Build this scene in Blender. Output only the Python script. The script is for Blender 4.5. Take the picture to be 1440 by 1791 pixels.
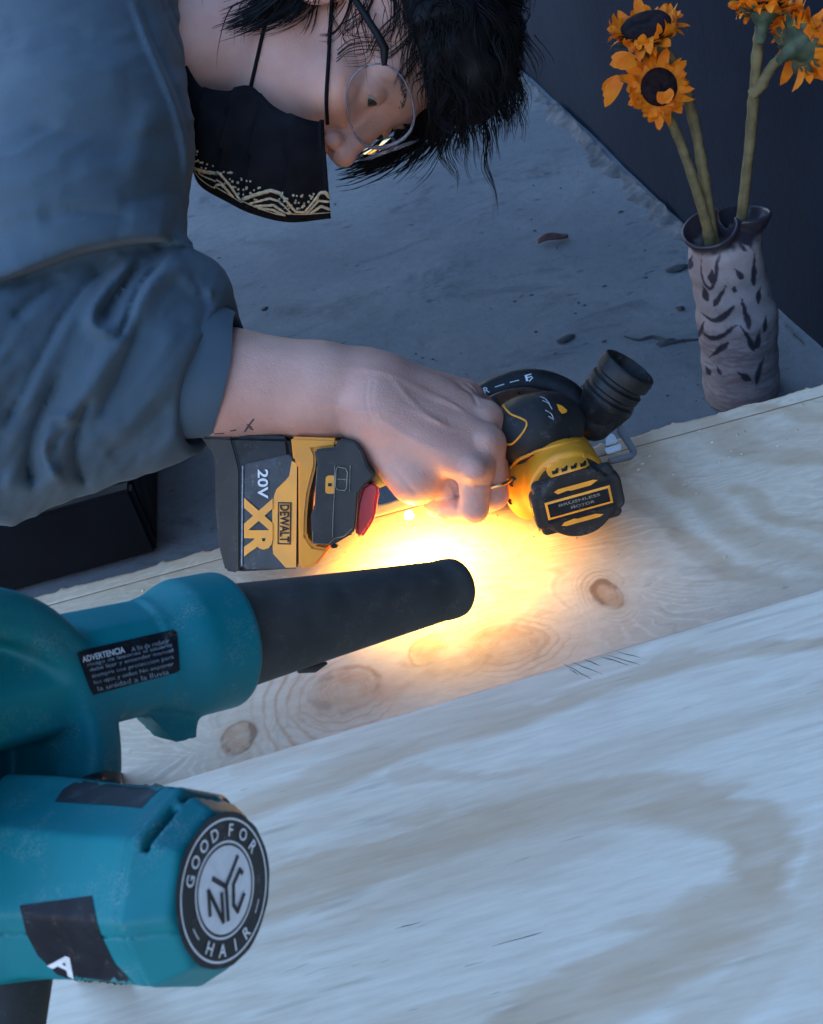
import bpy, bmesh, math, random
import numpy as np
from mathutils import Vector, Matrix

random.seed(7)
rng = np.random.default_rng(7)
rad = math.radians
for o in list(bpy.data.objects):
    bpy.data.objects.remove(o)
scn = bpy.context.scene
COL = scn.collection

# ------------------------------------------------------------------ camera, sky, sun, exposure
F, CX, CY = 2200.0, 720.0, 895.5
PITCH, ROLL, ZP, CAMH = rad(36), rad(15.5), 0.20, 0.66
CAM = np.array([0.0, 0.0, ZP + CAMH])
R0 = np.array([1.0, 0, 0])
U0 = np.array([0, math.sin(PITCH), math.cos(PITCH)])
D0 = np.array([0, math.cos(PITCH), -math.sin(PITCH)])
EX = R0 * math.cos(ROLL) - U0 * math.sin(ROLL)
EY = -R0 * math.sin(ROLL) - U0 * math.cos(ROLL)
ROT = np.stack([EX, EY, D0], axis=1)

cd = bpy.data.cameras.new('camera')
cam = bpy.data.objects.new('camera', cd)
COL.objects.link(cam)
cd.sensor_fit = 'HORIZONTAL'
cd.sensor_width = 36.0
cd.lens = 36.0 * F / 1440.0
cd.clip_start, cd.clip_end = 0.05, 500
M = Matrix.Identity(4)
for i in range(3):
    M[i][0], M[i][1], M[i][2], M[i][3] = EX[i], -EY[i], -D0[i], CAM[i]
cam.matrix_world = M
cd.dof.use_dof = True
cd.dof.focus_distance = 1.02
cd.dof.aperture_fstop = 24
scn.camera = cam
scn.render.resolution_x, scn.render.resolution_y = 823, 1024

SUN_EL, SUN_AZ = rad(0.0), rad(70)
w = bpy.data.worlds.new('World')
scn.world = w
w.use_nodes = True
nt = w.node_tree
nt.nodes.clear()
sky = nt.nodes.new('ShaderNodeTexSky')
sky.sky_type = 'NISHITA'
sky.sun_disc = False
sky.sun_elevation = SUN_EL
sky.sun_rotation = SUN_AZ
sky.ozone_density = 2.4
sky.air_density = 1.0
sky.dust_density = 0.3
bg = nt.nodes.new('ShaderNodeBackground')
bg.inputs['Strength'].default_value = 0.15
wo = nt.nodes.new('ShaderNodeOutputWorld')
nt.links.new(sky.outputs[0], bg.inputs[0])
nt.links.new(bg.outputs[0], wo.inputs[0])
sl = bpy.data.lights.new('sun', 'SUN')
sl.energy = 0.005
sl.angle = rad(40)
sl.color = (1.0, 0.93, 0.85)
so = bpy.data.objects.new('sun', sl)
COL.objects.link(so)
_sd = Vector((math.sin(SUN_AZ) * math.cos(SUN_EL), math.cos(SUN_AZ) * math.cos(SUN_EL), math.sin(SUN_EL)))
so.rotation_euler = _sd.to_track_quat('Z', 'Y').to_euler()
vs = scn.view_settings
vs.view_transform = 'Standard'
vs.look = 'None'
vs.gamma = 1.0
vs.use_curve_mapping = False
vs.exposure = 5.6
LED_POWER = 0.088
scn.render.engine = 'CYCLES'
scn.cycles.use_denoising = True
scn.cycles.max_bounces = 6

# ------------------------------------------------------------------ geometry helpers
def V(px, py, d):
    """point of the photograph at depth d, in camera-axis metres"""
    return np.array([(px - CX) * d / F, (py - CY) * d / F, d])
def W(v):
    return CAM + np.asarray(v, dtype=float) @ ROT.T
def toC(wp):
    return (np.asarray(wp, dtype=float) - CAM) @ ROT
def pix(c):
    c = np.asarray(c)
    return c[..., 0] / c[..., 2] * F + CX, c[..., 1] / c[..., 2] * F + CY
def onz(px, py, z):
    r = ROT @ np.array([(px - CX) / F, (py - CY) / F, 1.0])
    return CAM + r * ((z - CAM[2]) / r[2])
def S(r, d):
    return r * d / F
def nrm(v):
    v = np.asarray(v, dtype=float)
    return v / np.linalg.norm(v)

def origin_of(o):
    p = np.zeros(3)
    while o is not None:
        p = p + np.array(o.location)
        o = o.parent
    return p

def mk(name, verts, faces, mat, parent=None, smooth=True, angle=None, attrs=None):
    """one mesh object; verts are world coordinates"""
    verts = np.asarray(verts, dtype=float)
    if parent is None:
        org = np.array([(verts[:, 0].min() + verts[:, 0].max()) / 2, (verts[:, 1].min() + verts[:, 1].max()) / 2, verts[:, 2].min()])
    else:
        org = origin_of(parent)
    me = bpy.data.meshes.new(name)
    loc = verts - org
    if isinstance(faces, np.ndarray) and faces.shape[1] == 4:
        nf = len(faces)
        me.vertices.add(len(loc)); me.vertices.foreach_set('co', loc.ravel())
        me.loops.add(nf * 4); me.loops.foreach_set('vertex_index', faces.astype(np.int32).ravel())
        me.polygons.add(nf)
        me.polygons.foreach_set('loop_start', np.arange(0, nf * 4, 4, dtype=np.int32))
        me.update(calc_edges=True)
        me.validate()
    else:
        me.from_pydata([tuple(v) for v in loc], [], [tuple(int(i) for i in f) for f in faces])
        me.update()
    if smooth:
        me.polygons.foreach_set('use_smooth', [True] * len(me.polygons))
        if angle is not None:
            me.set_sharp_from_angle(angle=rad(angle))
    if attrs:
        for k, a in attrs.items():
            at = me.attributes.new(k, 'FLOAT', 'POINT')
            at.data.foreach_set('value', np.asarray(a, dtype=np.float32))
    if mat is not None:
        me.materials.append(mat)
    o = bpy.data.objects.new(name, me)
    COL.objects.link(o)
    if parent is not None:
        o.parent = parent
    else:
        o.location = org
    return o

def mkbm(name, bm, mat, parent=None, smooth=True, angle=35, camspace=True):
    bmesh.ops.recalc_face_normals(bm, faces=bm.faces)
    bm.verts.index_update()
    v = np.array([tuple(x.co) for x in bm.verts])
    f = [[x.index for x in fa.verts] for fa in bm.faces]
    bm.free()
    return mk(name, W(v) if camspace else v, f, mat, parent, smooth, angle)

def thing(name, label, cat, loc, group=None):
    o = bpy.data.objects.new(name, None)
    o.empty_display_size = 0.02
    COL.objects.link(o)
    o.location = tuple(loc)
    return tag(o, label, cat, group)
def tag(o, label, cat, group=None):
    o['label'] = label
    o['category'] = cat
    if group:
        o['group'] = group
    return o
def kind(o, k):
    o['kind'] = k
    return o

# --- signed-distance modelling (camera-axis metres)
def rc(p, a, b, r1, r2):
    a = np.asarray(a); b = np.asarray(b)
    ba = b - a
    t = np.clip(((p - a) @ ba) / (ba @ ba), 0, 1)
    q = p - a - t[:, None] * ba
    return np.sqrt((q * q).sum(1)) - (r1 + (r2 - r1) * t)
def sph(p, c, r):
    q = p - np.asarray(c)
    return np.sqrt((q * q).sum(1)) - r
def ellp(p, c, B, r):
    q = (p - np.asarray(c)) @ np.asarray(B).T      # B rows = local axes
    r = np.asarray(r)
    k0 = np.sqrt(((q / r) ** 2).sum(1)); k1 = np.sqrt(((q / r ** 2) ** 2).sum(1)) + 1e-9
    return k0 * (k0 - 1) / k1
def smin(a, b, k):
    h = np.clip(0.5 + 0.5 * (b - a) / k, 0, 1)
    return b + (a - b) * h - k * h * (1 - h)
def smax(a, b, k):
    return -smin(-a, -b, k)
def cyl(p, c, ax, r, h0, h1, rd=0.0):
    q = p - np.asarray(c)
    t = q @ ax
    rr = np.sqrt(np.maximum((q * q).sum(1) - t * t, 0))
    dx = rr - r + rd
    dy = np.abs(t - (h0 + h1) / 2) - (h1 - h0) / 2 + rd
    return np.minimum(np.maximum(dx, dy), 0) + np.sqrt(np.maximum(dx, 0) ** 2 + np.maximum(dy, 0) ** 2) - rd

def surfnet(fn, lo, hi, h, refine=True):
    lo = np.asarray(lo, float); hi = np.asarray(hi, float)
    n = np.ceil((hi - lo) / h).astype(int) + 1
    xs = [lo[i] + h * np.arange(n[i]) for i in range(3)]
    s = np.empty(n, dtype=np.float32)
    yz = np.stack(np.meshgrid(xs[1], xs[2], indexing='ij'), -1).reshape(-1, 2)
    step = max(1, int(400000 // len(yz)))
    for i in range(0, n[0], step):
        xx = xs[0][i:i + step]
        p = np.empty((len(xx) * len(yz), 3))
        p[:, 0] = np.repeat(xx, len(yz))
        p[:, 1:] = np.tile(yz, (len(xx), 1))
        s[i:i + step] = fn(p).reshape(len(xx), n[1], n[2])
    ins = s < 0
    c = np.zeros(n - 1, dtype=np.int8)
    offs = [(a, b, e) for a in (0, 1) for b in (0, 1) for e in (0, 1)]
    for a, b, e in offs:
        c += ins[a:n[0] - 1 + a, b:n[1] - 1 + b, e:n[2] - 1 + e]
    act = (c > 0) & (c < 8)
    idx = np.argwhere(act)
    vid = -np.ones(n - 1, dtype=np.int64)
    vid[act] = np.arange(len(idx))
    cv = np.stack([s[idx[:, 0] + a, idx[:, 1] + b, idx[:, 2] + e] for a, b, e in offs], 1)
    acc = np.zeros((len(idx), 3)); cnt = np.zeros(len(idx))
    O = np.array(offs, float)
    for i in range(8):
        for j in range(i + 1, 8):
            if np.abs(O[i] - O[j]).sum() != 1:
                continue
            m = (cv[:, i] < 0) != (cv[:, j] < 0)
            t = np.where(m, cv[:, i] / np.where(m, cv[:, i] - cv[:, j], 1), 0)
            acc += m[:, None] * (O[i] + t[:, None] * (O[j] - O[i]))
            cnt += m
    v = lo + h * (idx + acc / cnt[:, None])
    quads = []
    for ax in range(3):
        b, e = (ax + 1) % 3, (ax + 2) % 3
        sl0 = [slice(None)] * 3; sl1 = [slice(None)] * 3
        sl0[ax] = slice(0, -1); sl1[ax] = slice(1, None)
        d0, d1 = ins[tuple(sl0)], ins[tuple(sl1)]
        e_idx = np.argwhere(d0 != d1)
        ok = (e_idx[:, b] > 0) & (e_idx[:, e] > 0) & (e_idx[:, b] < n[b] - 1) & (e_idx[:, e] < n[e] - 1)
        e_idx = e_idx[ok]
        flip = ~d0[tuple(e_idx.T)]
        def cell(db, de):
            q = e_idx.copy(); q[:, b] -= db; q[:, e] -= de
            return vid[tuple(q.T)]
        q = np.stack([cell(1, 1), cell(0, 1), cell(0, 0), cell(1, 0)], 1)
        q[flip] = q[flip][:, ::-1]
        quads.append(q)
    q = np.concatenate(quads)
    q = q[(q >= 0).all(1)]
    if refine:
        f = fn(v); g = np.zeros_like(v); ep = h * 0.3
        for k in range(3):
            dv = np.zeros(3); dv[k] = ep
            g[:, k] = (fn(v + dv) - fn(v - dv)) / (2 * ep)
        st = -(f / np.maximum((g * g).sum(1), 0.2))[:, None] * g
        ln = np.linalg.norm(st, axis=1, keepdims=True)
        v = v + st * np.minimum(1, 0.6 * h / np.maximum(ln, 1e-9))
    return v, q

def sdf_obj(name, fn, lo, hi, h, mat, parent=None, attrs=None, camspace=True):
    v, q = surfnet(fn, lo, hi, h)
    at = attrs(v) if attrs else None
    return mk(name, W(v) if camspace else v, q, mat, parent, True, None, at)

def trace(fn, px, py, d0=0.4, d1=2.2, off=0.0):
    """where the sight line through a pixel first meets a surface, in camera-axis metres"""
    px = np.atleast_1d(np.asarray(px, float)); py = np.atleast_1d(np.asarray(py, float))
    dr = np.stack([(px - CX) / F, (py - CY) / F, np.ones_like(px)], 1)
    ln = np.linalg.norm(dr, axis=1); dr /= ln[:, None]
    t = d0 * ln
    for _ in range(90):
        t = np.minimum(t + 0.75 * fn(dr * t[:, None]), d1 * ln)
    return dr * (t - off)[:, None]

# --- polygons, prisms, tubes, text
def dense_poly(poly, maxlen):
    bm = bmesh.new()
    vs_ = [bm.verts.new((x, y, 0)) for x, y in poly]
    bm.faces.new(vs_)
    bmesh.ops.triangulate(bm, faces=bm.faces[:])
    for _ in range(7):
        es = [e for e in bm.edges if e.calc_length() > maxlen]
        if not es:
            break
        bmesh.ops.subdivide_edges(bm, edges=es, cuts=1)
        bmesh.ops.triangulate(bm, faces=[f for f in bm.faces if len(f.verts) > 3])
    bm.verts.index_update()
    v = np.array([(x.co.x, x.co.y) for x in bm.verts])
    f = [[a.index for a in fa.verts] for fa in bm.faces]
    bm.free()
    return v, f

def decal(name, fn, poly, mat, parent, off=0.0006, maxlen=14, d0=0.4):
    v, f = dense_poly(poly, maxlen)
    c = trace(fn, v[:, 0], v[:, 1], d0=d0, off=off)
    f = fix_winding(c, f)
    return mk(name, W(c), f, mat, parent, True, 50)

def fix_winding(c, f):
    out = []
    for a in f:
        n = np.cross(c[a[1]] - c[a[0]], c[a[2]] - c[a[0]])
        out.append(list(a) if n @ c[a[0]] < 0 else list(a)[::-1])
    return out

_gc = {}
def glyphs(s, bold=0.0):
    """flat lettering: verts with cap height 1, centred, and faces"""
    if (s, bold) in _gc:
        return _gc[(s, bold)]
    cu = bpy.data.curves.new('lettering_curve', 'FONT')
    cu.body = s; cu.size = 1.0; cu.offset = bold; cu.resolution_u = 3
    ob = bpy.data.objects.new('lettering_curve', cu)
    COL.objects.link(ob)
    dg = bpy.context.evaluated_depsgraph_get()
    dg.update()
    me = bpy.data.meshes.new_from_object(ob.evaluated_get(dg))
    v = np.array([(x.co.x, x.co.y) for x in me.vertices])
    f = [list(p.vertices) for p in me.polygons]
    bpy.data.objects.remove(ob); bpy.data.meshes.remove(me); bpy.data.curves.remove(cu)
    v = v - (v.min(0) + v.max(0)) / 2
    v = v / (v[:, 1].max() - v[:, 1].min())
    _gc[(s, bold)] = (v, f)
    return v, f

def text_px(name, s, c, hgt, length, rot, dfn, mat, parent, bold=0.0, off=0.0008):
    """lettering with its centre, cap height and length in photograph units, on a plane depth dfn(px,py) or an sdf"""
    v, f = glyphs(s, bold)
    v = v * np.array([length / (v[:, 0].max() - v[:, 0].min()), hgt])
    a = rad(rot)
    x = c[0] + v[:, 0] * math.cos(a) + v[:, 1] * math.sin(a)
    y = c[1] + v[:, 0] * math.sin(a) - v[:, 1] * math.cos(a)
    if isinstance(dfn, tuple):
        cc = trace(dfn[0], x, y, d0=dfn[1], off=off)
    else:
        cc = np.array([V(i, j, dfn(i, j) - off) for i, j in zip(x, y)])
    return mk(name, W(cc), fix_winding(cc, f), mat, parent, False)

def prism(name, poly, d, thick, mat, parent, bevel=0.0015, back=(0, 0, 1), taper=1.0, seg=2):
    """outline with its own depth: a solid with bevelled edges"""
    dfn = d if callable(d) else (lambda x, y: d)
    b = nrm(back)
    bm = bmesh.new()
    fr = np.array([V(x, y, dfn(x, y)) for x, y in poly])
    cen = fr.mean(0)
    bk = cen + (fr - cen) * taper + b * thick
    a = [bm.verts.new(v) for v in fr]; c = [bm.verts.new(v) for v in bk]
    n = len(a)
    bm.faces.new(a); bm.faces.new(c[::-1])
    for i in range(n):
        bm.faces.new((a[i], c[i], c[(i + 1) % n], a[(i + 1) % n]))
    bmesh.ops.recalc_face_normals(bm, faces=bm.faces)
    if bevel:
        bmesh.ops.bevel(bm, geom=bm.edges[:], offset=bevel, segments=seg, affect='EDGES', clamp_overlap=True)
    return mkbm(name, bm, mat, parent, True, 40)

def tube_vf(path, radii, n=8, flat=1.0, cap=True):
    path = np.asarray(path, float)
    radii = np.broadcast_to(np.asarray(radii, float), (len(path),))
    v, f = [], []
    up = None
    for i, p in enumerate(path):
        t = nrm(path[min(i + 1, len(path) - 1)] - path[max(i - 1, 0)])
        if up is None:
            up = np.cross(t, [0.3, 0.5, 0.81]); up = nrm(up)
        up = nrm(up - t * (up @ t))
        sd = np.cross(t, up)
        for k in range(n):
            a = 2 * math.pi * k / n
            v.append(p + radii[i] * (math.cos(a) * up * flat + math.sin(a) * sd))
    for i in range(len(path) - 1):
        for k in range(n):
            k2 = (k + 1) % n
            f.append((i * n + k, i * n + k2, (i + 1) * n + k2, (i + 1) * n + k))
    if cap:
        f.append(tuple(range(n))[::-1]); f.append(tuple(range((len(path) - 1) * n, len(path) * n)))
    return v, f
def join(parts):
    v, f = [], []
    for a, b in parts:
        o = len(v); v += list(a); f += [tuple(i + o for i in q) for q in b]
    return v, f
def tube(name, path, radii, mat, parent, n=10, flat=1.0, camspace=True):
    v, f = tube_vf(path, radii, n, flat)
    return mk(name, W(v) if camspace else v, f, mat, parent, True, 60)

def lathe_vf(c, ax, prof, n=32, uvec=None, cap=True):
    """prof: (t along axis, radius)"""
    ax = nrm(ax); c = np.asarray(c, float)
    u = np.cross(ax, [0, 1, 0.1]) if uvec is None else np.asarray(uvec)
    u = nrm(u - ax * (u @ ax)); w_ = np.cross(ax, u)
    v = [c + ax * t + r * (math.cos(2 * math.pi * k / n) * u + math.sin(2 * math.pi * k / n) * w_) for t, r in prof for k in range(n)]
    f = [(i * n + k, i * n + (k + 1) % n, (i + 1) * n + (k + 1) % n, (i + 1) * n + k) for i in range(len(prof) - 1) for k in range(n)]
    if cap:
        f.append(tuple(range(n))[::-1]); f.append(tuple(range((len(prof) - 1) * n, len(prof) * n)))
    return v, f
def lathe(name, c, ax, prof, mat, parent, n=32, cap=True, angle=40, camspace=True):
    v, f = lathe_vf(c, ax, prof, n, None, cap)
    return mk(name, W(v) if camspace else v, f, mat, parent, True, angle)
def smooth_path(pts, n=8):
    """Catmull-Rom through rows of any width"""
    p = np.asarray(pts, float)
    p = np.vstack([2 * p[0] - p[1], p, 2 * p[-1] - p[-2]])
    out = []
    for i in range(1, len(p) - 2):
        for k in range(n):
            t = k / n
            out.append(0.5 * (2 * p[i] + (p[i + 1] - p[i - 1]) * t + (2 * p[i - 1] - 5 * p[i] + 4 * p[i + 1] - p[i + 2]) * t * t + (3 * p[i] - p[i - 1] - 3 * p[i + 1] + p[i + 2]) * t ** 3))
    out.append(p[-2])
    return np.array(out)
def seg_dist(x, y, poly):
    """distance from points to a polyline, and how far along it (0..1)"""
    best = np.full(x.shape, 1e9); al = np.zeros(x.shape); sgn = np.zeros(x.shape)
    n = len(poly) - 1
    for i in range(n):
        ax, ay = poly[i]; bx, by = poly[i + 1]
        dx, dy = bx - ax, by - ay
        l2 = dx * dx + dy * dy + 1e-12
        t = np.clip(((x - ax) * dx + (y - ay) * dy) / l2, 0, 1)
        d = np.hypot(x - ax - t * dx, y - ay - t * dy)
        m = d < best
        best = np.where(m, d, best); al = np.where(m, (i + t) / n, al)
        sgn = np.where(m, np.sign((x - ax) * dy - (y - ay) * dx), sgn)
    return best, al, sgn
_tab = rng.random((256, 256))
def vnoise(x, y, seed=0):
    """smooth 2-D value noise in 0..1"""
    xi = np.floor(x).astype(int); yi = np.floor(y).astype(int)
    fx = x - xi; fy = y - yi
    fx = fx * fx * (3 - 2 * fx); fy = fy * fy * (3 - 2 * fy)
    g = lambda a, b: _tab[(a + seed * 37) % 256, (b + seed * 91) % 256]
    return (g(xi, yi) * (1 - fx) + g(xi + 1, yi) * fx) * (1 - fy) + (g(xi, yi + 1) * (1 - fx) + g(xi + 1, yi + 1) * fx) * fy
def fbm(x, y, seed=0, o=4):
    s_, a, t = 0, 0.5, 0
    for i in range(o):
        s_ = s_ + a * vnoise(x * 2 ** i, y * 2 ** i, seed + i); t += a; a *= 0.5
    return s_ / t
def sstep(a, b, x):
    t = np.clip((x - a) / (b - a), 0, 1)
    return t * t * (3 - 2 * t)

# ------------------------------------------------------------------ materials
class NB:
    def __init__(s, name):
        s.m = bpy.data.materials.new(name); s.m.use_nodes = True
        s.t = s.m.node_tree; s.t.nodes.clear()
        s.out = s.n('ShaderNodeOutputMaterial'); s.b = s.n('ShaderNodeBsdfPrincipled')
        s.l(s.b.outputs[0], s.out.inputs['Surface'])
        s.tc = s.n('ShaderNodeTexCoord')
    def n(s, k): return s.t.nodes.new(k)
    def l(s, a, b): s.t.links.new(a, b)
    def set(s, inp, v):
        if hasattr(v, 'is_linked'): s.l(v, inp)
        else: inp.default_value = v
    def noise(s, scale, detail=4, rough=0.55, stretch=None, out='Fac', dist=0.0, off=(0, 0, 0)):
        n = s.n('ShaderNodeTexNoise'); n.inputs['Scale'].default_value = scale
        n.inputs['Detail'].default_value = detail; n.inputs['Roughness'].default_value = rough
        n.inputs['Distortion'].default_value = dist
        mp = s.n('ShaderNodeMapping'); s.l(s.tc.outputs['Object'], mp.inputs[0])
        if stretch: mp.inputs['Scale'].default_value = stretch
        mp.inputs['Location'].default_value = off
        s.l(mp.outputs[0], n.inputs['Vector'])
        return n.outputs[out]
    def ramp(s, x, a, b, lo=0.0, hi=1.0):
        m = s.n('ShaderNodeMapRange'); m.interpolation_type = 'SMOOTHSTEP'
        s.l(x, m.inputs[0])
        m.inputs[1].default_value, m.inputs[2].default_value, m.inputs[3].default_value, m.inputs[4].default_value = a, b, lo, hi
        return m.outputs[0]
    def mix(s, f, a, b, mode='MIX'):
        m = s.n('ShaderNodeMix'); m.data_type = 'RGBA'; m.blend_type = mode
        s.set(m.inputs[0], f)
        for i, v in ((6, a), (7, b)):
            s.set(m.inputs[i], (*v, 1.0) if isinstance(v, tuple) and len(v) == 3 else v)
        return m.outputs[2]
    def math(s, op, a, b=0.0):
        m = s.n('ShaderNodeMath'); m.operation = op
        s.set(m.inputs[0], a); s.set(m.inputs[1], b)
        return m.outputs[0]
    def attr(s, k):
        a = s.n('ShaderNodeAttribute'); a.attribute_name = k
        return a.outputs['Fac']
    def bump(s, h, strength=0.3, dist=0.001, prev=None):
        b = s.n('ShaderNodeBump'); b.inputs['Strength'].default_value = strength; b.inputs['Distance'].default_value = dist
        s.l(h, b.inputs['Height'])
        if prev is not None: s.l(prev, b.inputs['Normal'])
        s.l(b.outputs[0], s.b.inputs['Normal'])
        return b.outputs[0]
    def done(s, col, rough=0.6, metal=0.0, spec=0.5):
        s.set(s.b.inputs['Base Color'], (*col, 1.0) if isinstance(col, tuple) and len(col) == 3 else col)
        s.set(s.b.inputs['Roughness'], rough); s.b.inputs['Metallic'].default_value = metal
        s.b.inputs['Specular IOR Level'].default_value = spec
        return s.m
def sc(c, k): return tuple(min(1.0, x * k) for x in c)
def pbr(name, col, rough=0.6, var=0.2, scale=30, bump=0.15, bscale=400, metal=0.0, spec=0.5, dust=0.0, dustcol=(0.5, 0.45, 0.38), bdist=0.0006):
    b = NB(name)
    c = b.mix(b.ramp(b.noise(scale), 0.3, 0.7), sc(col, 1 - var), sc(col, 1 + var))
    if dust:
        d = b.math('MULTIPLY', b.ramp(b.noise(scale * 1.7, 6, 0.7), 0.5, 0.75), b.ramp(b.noise(900, 2), 0.45, 0.65))
        c = b.mix(b.math('MULTIPLY', d, dust), c, dustcol)
    r = b.ramp(b.noise(scale * 2), 0.3, 0.7, max(0.05, rough - 0.08), min(1, rough + 0.08))
    if bump: b.bump(b.noise(bscale, 3), bump, bdist)
    return b.done(c, r, metal, spec)

M_teal = pbr('teal_plastic', (0.001, 0.150, 0.162), 0.52, 0.10, 18, 0.12, 900, spec=0.3, dust=0.28)
M_blk = pbr('black_plastic', (0.016, 0.0155, 0.015), 0.6, 0.25, 40, 0.2, 700, spec=0.3, dust=0.2)
M_rub = pbr('black_rubber', (0.046, 0.043, 0.038), 0.75, 0.2, 40, 0.35, 900, spec=0.3, dust=0.14)
M_guard = pbr('guard_plastic', (0.008, 0.009, 0.010), 0.55, 0.3, 40, 0.2, 700, spec=0.35, dust=0.15)
M_yel = pbr('yellow_plastic', (0.80, 0.29, 0.012), 0.48, 0.08, 25, 0.12, 800, dust=0.25)
M_yelprint = pbr('yellow_print', (0.80, 0.31, 0.02), 0.5, 0.08, 60, 0)
M_white = pbr('white_print', (0.62, 0.62, 0.60), 0.5, 0.1, 200, 0)
M_grey = pbr('grey_print', (0.22, 0.24, 0.26), 0.6, 0.3, 300, 0)
M_label = pbr('black_label', (0.008, 0.009, 0.012), 0.55, 0.3, 60, 0.1, 300, spec=0.22, dust=0.2)
M_scuff = None
M_steel = pbr('brushed_steel', (0.32, 0.32, 0.32), 0.35, 0.15, 80, 0.1, 600, metal=0.9)
M_red = pbr('red_plastic', (0.55, 0.035, 0.025), 0.4, 0.1, 40, 0.05)
M_gold = pbr('gold', (0.75, 0.5, 0.2), 0.25, 0.1, 80, 0, metal=1.0)
M_trousers = pbr('dark_trousers', (0.012, 0.015, 0.022), 0.9, 0.2, 60, 0.3, 900, spec=0.2)
M_tub = pbr('tub_plastic', (0.0035, 0.0045, 0.007), 0.7, 0.35, 14, 0.1, 300, spec=0.25)
M_mask = pbr('black_cloth', (0.007, 0.007, 0.009), 0.95, 0.3, 60, 0.4, 1200, spec=0.1)
M_trim = pbr('beige_thread', (0.46, 0.38, 0.25), 0.9, 0.2, 300, 0.4, 1500, spec=0.1)
M_ink = pbr('tattoo_ink', (0.08, 0.05, 0.05), 0.6, 0.3, 200, 0)
M_hair = pbr('black_hair', (0.0045, 0.0045, 0.0055), 0.6, 0.3, 90, 0, spec=0.18)

# ------------------------------------------------------------------ ground, wall, rubble, debris
def make_ground():
    b = NB('concrete')
    big = b.ramp(b.noise(2.2, 5, 0.6), 0.3, 0.72)
    c = b.mix(big, (0.135, 0.143, 0.152), (0.215, 0.218, 0.22))
    mid = b.ramp(b.noise(9, 6, 0.65, dist=0.6), 0.52, 0.72)
    c = b.mix(b.math('MULTIPLY', mid, 0.5), c, (0.085, 0.088, 0.09))
    pale = b.ramp(b.noise(6, 6, 0.7, off=(3, 5, 1)), 0.55, 0.75)
    c = b.mix(b.math('MULTIPLY', pale, 0.4), c, (0.25, 0.245, 0.235))
    fine = b.ramp(b.noise(70, 4, 0.7), 0.3, 0.7)
    c = b.mix(b.math('MULTIPLY', fine, 0.3), c, (0.10, 0.10, 0.10))
    spot = b.ramp(b.noise(26, 3, 0.6, stretch=(1, 2.0, 1)), 0.66, 0.72)
    c = b.mix(b.math('MULTIPLY', spot, 0.65), c, (0.045, 0.047, 0.05))
    drk = b.ramp(b.noise(5, 7, 0.72, stretch=(1, 1.6, 1), off=(7, 2, 0), dist=0.8), 0.54, 0.68)
    c = b.mix(b.math('MULTIPLY', drk, 0.55), c, (0.055, 0.060, 0.068))
    grit = b.ramp(b.noise(180, 3, 0.7), 0.62, 0.72)
    c = b.mix(b.math('MULTIPLY', grit, 0.55), c, (0.05, 0.052, 0.055))
    b.bump(b.noise(45, 8, 0.75), 0.6, 0.005)
    m = b.done(c, 0.88, 0, 0.25)
    # near part as an uneven grid, far part as one big ring
    X = np.linspace(-3, 3, 161); Y = np.linspace(-1, 5, 161)
    gx, gy = np.meshgrid(X, Y, indexing='ij')
    z = (fbm(gx * 3, gy * 3, 3) - 0.5) * 0.012 + (fbm(gx * 14, gy * 14, 5) - 0.5) * 0.004
    edge = np.minimum(np.minimum(gx + 3, 3 - gx), np.minimum(gy + 1, 5 - gy))
    z *= np.clip(edge / 0.5, 0, 1)
    v = np.stack([gx, gy, z], -1).reshape(-1, 3)
    n = 161
    i, j = np.meshgrid(np.arange(n - 1), np.arange(n - 1), indexing='ij')
    q = np.stack([i * n + j, (i + 1) * n + j, (i + 1) * n + j + 1, i * n + j + 1], -1).reshape(-1, 4)
    base = len(v)
    B = 80
    ring = np.array([[-3, -1, 0], [3, -1, 0], [3, 5, 0], [-3, 5, 0], [-B, -B, 0], [B, -B, 0], [B, B, 0], [-B, B, 0]], float)
    v = np.vstack([v, ring])
    extra = np.array([[base + k, base + 4 + k, base + 4 + (k + 1) % 4, base + (k + 1) % 4] for k in range(4)])
    q = np.vstack([q, extra])
    kind(mk('ground', v, q, m), 'structure')
make_ground()

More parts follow.
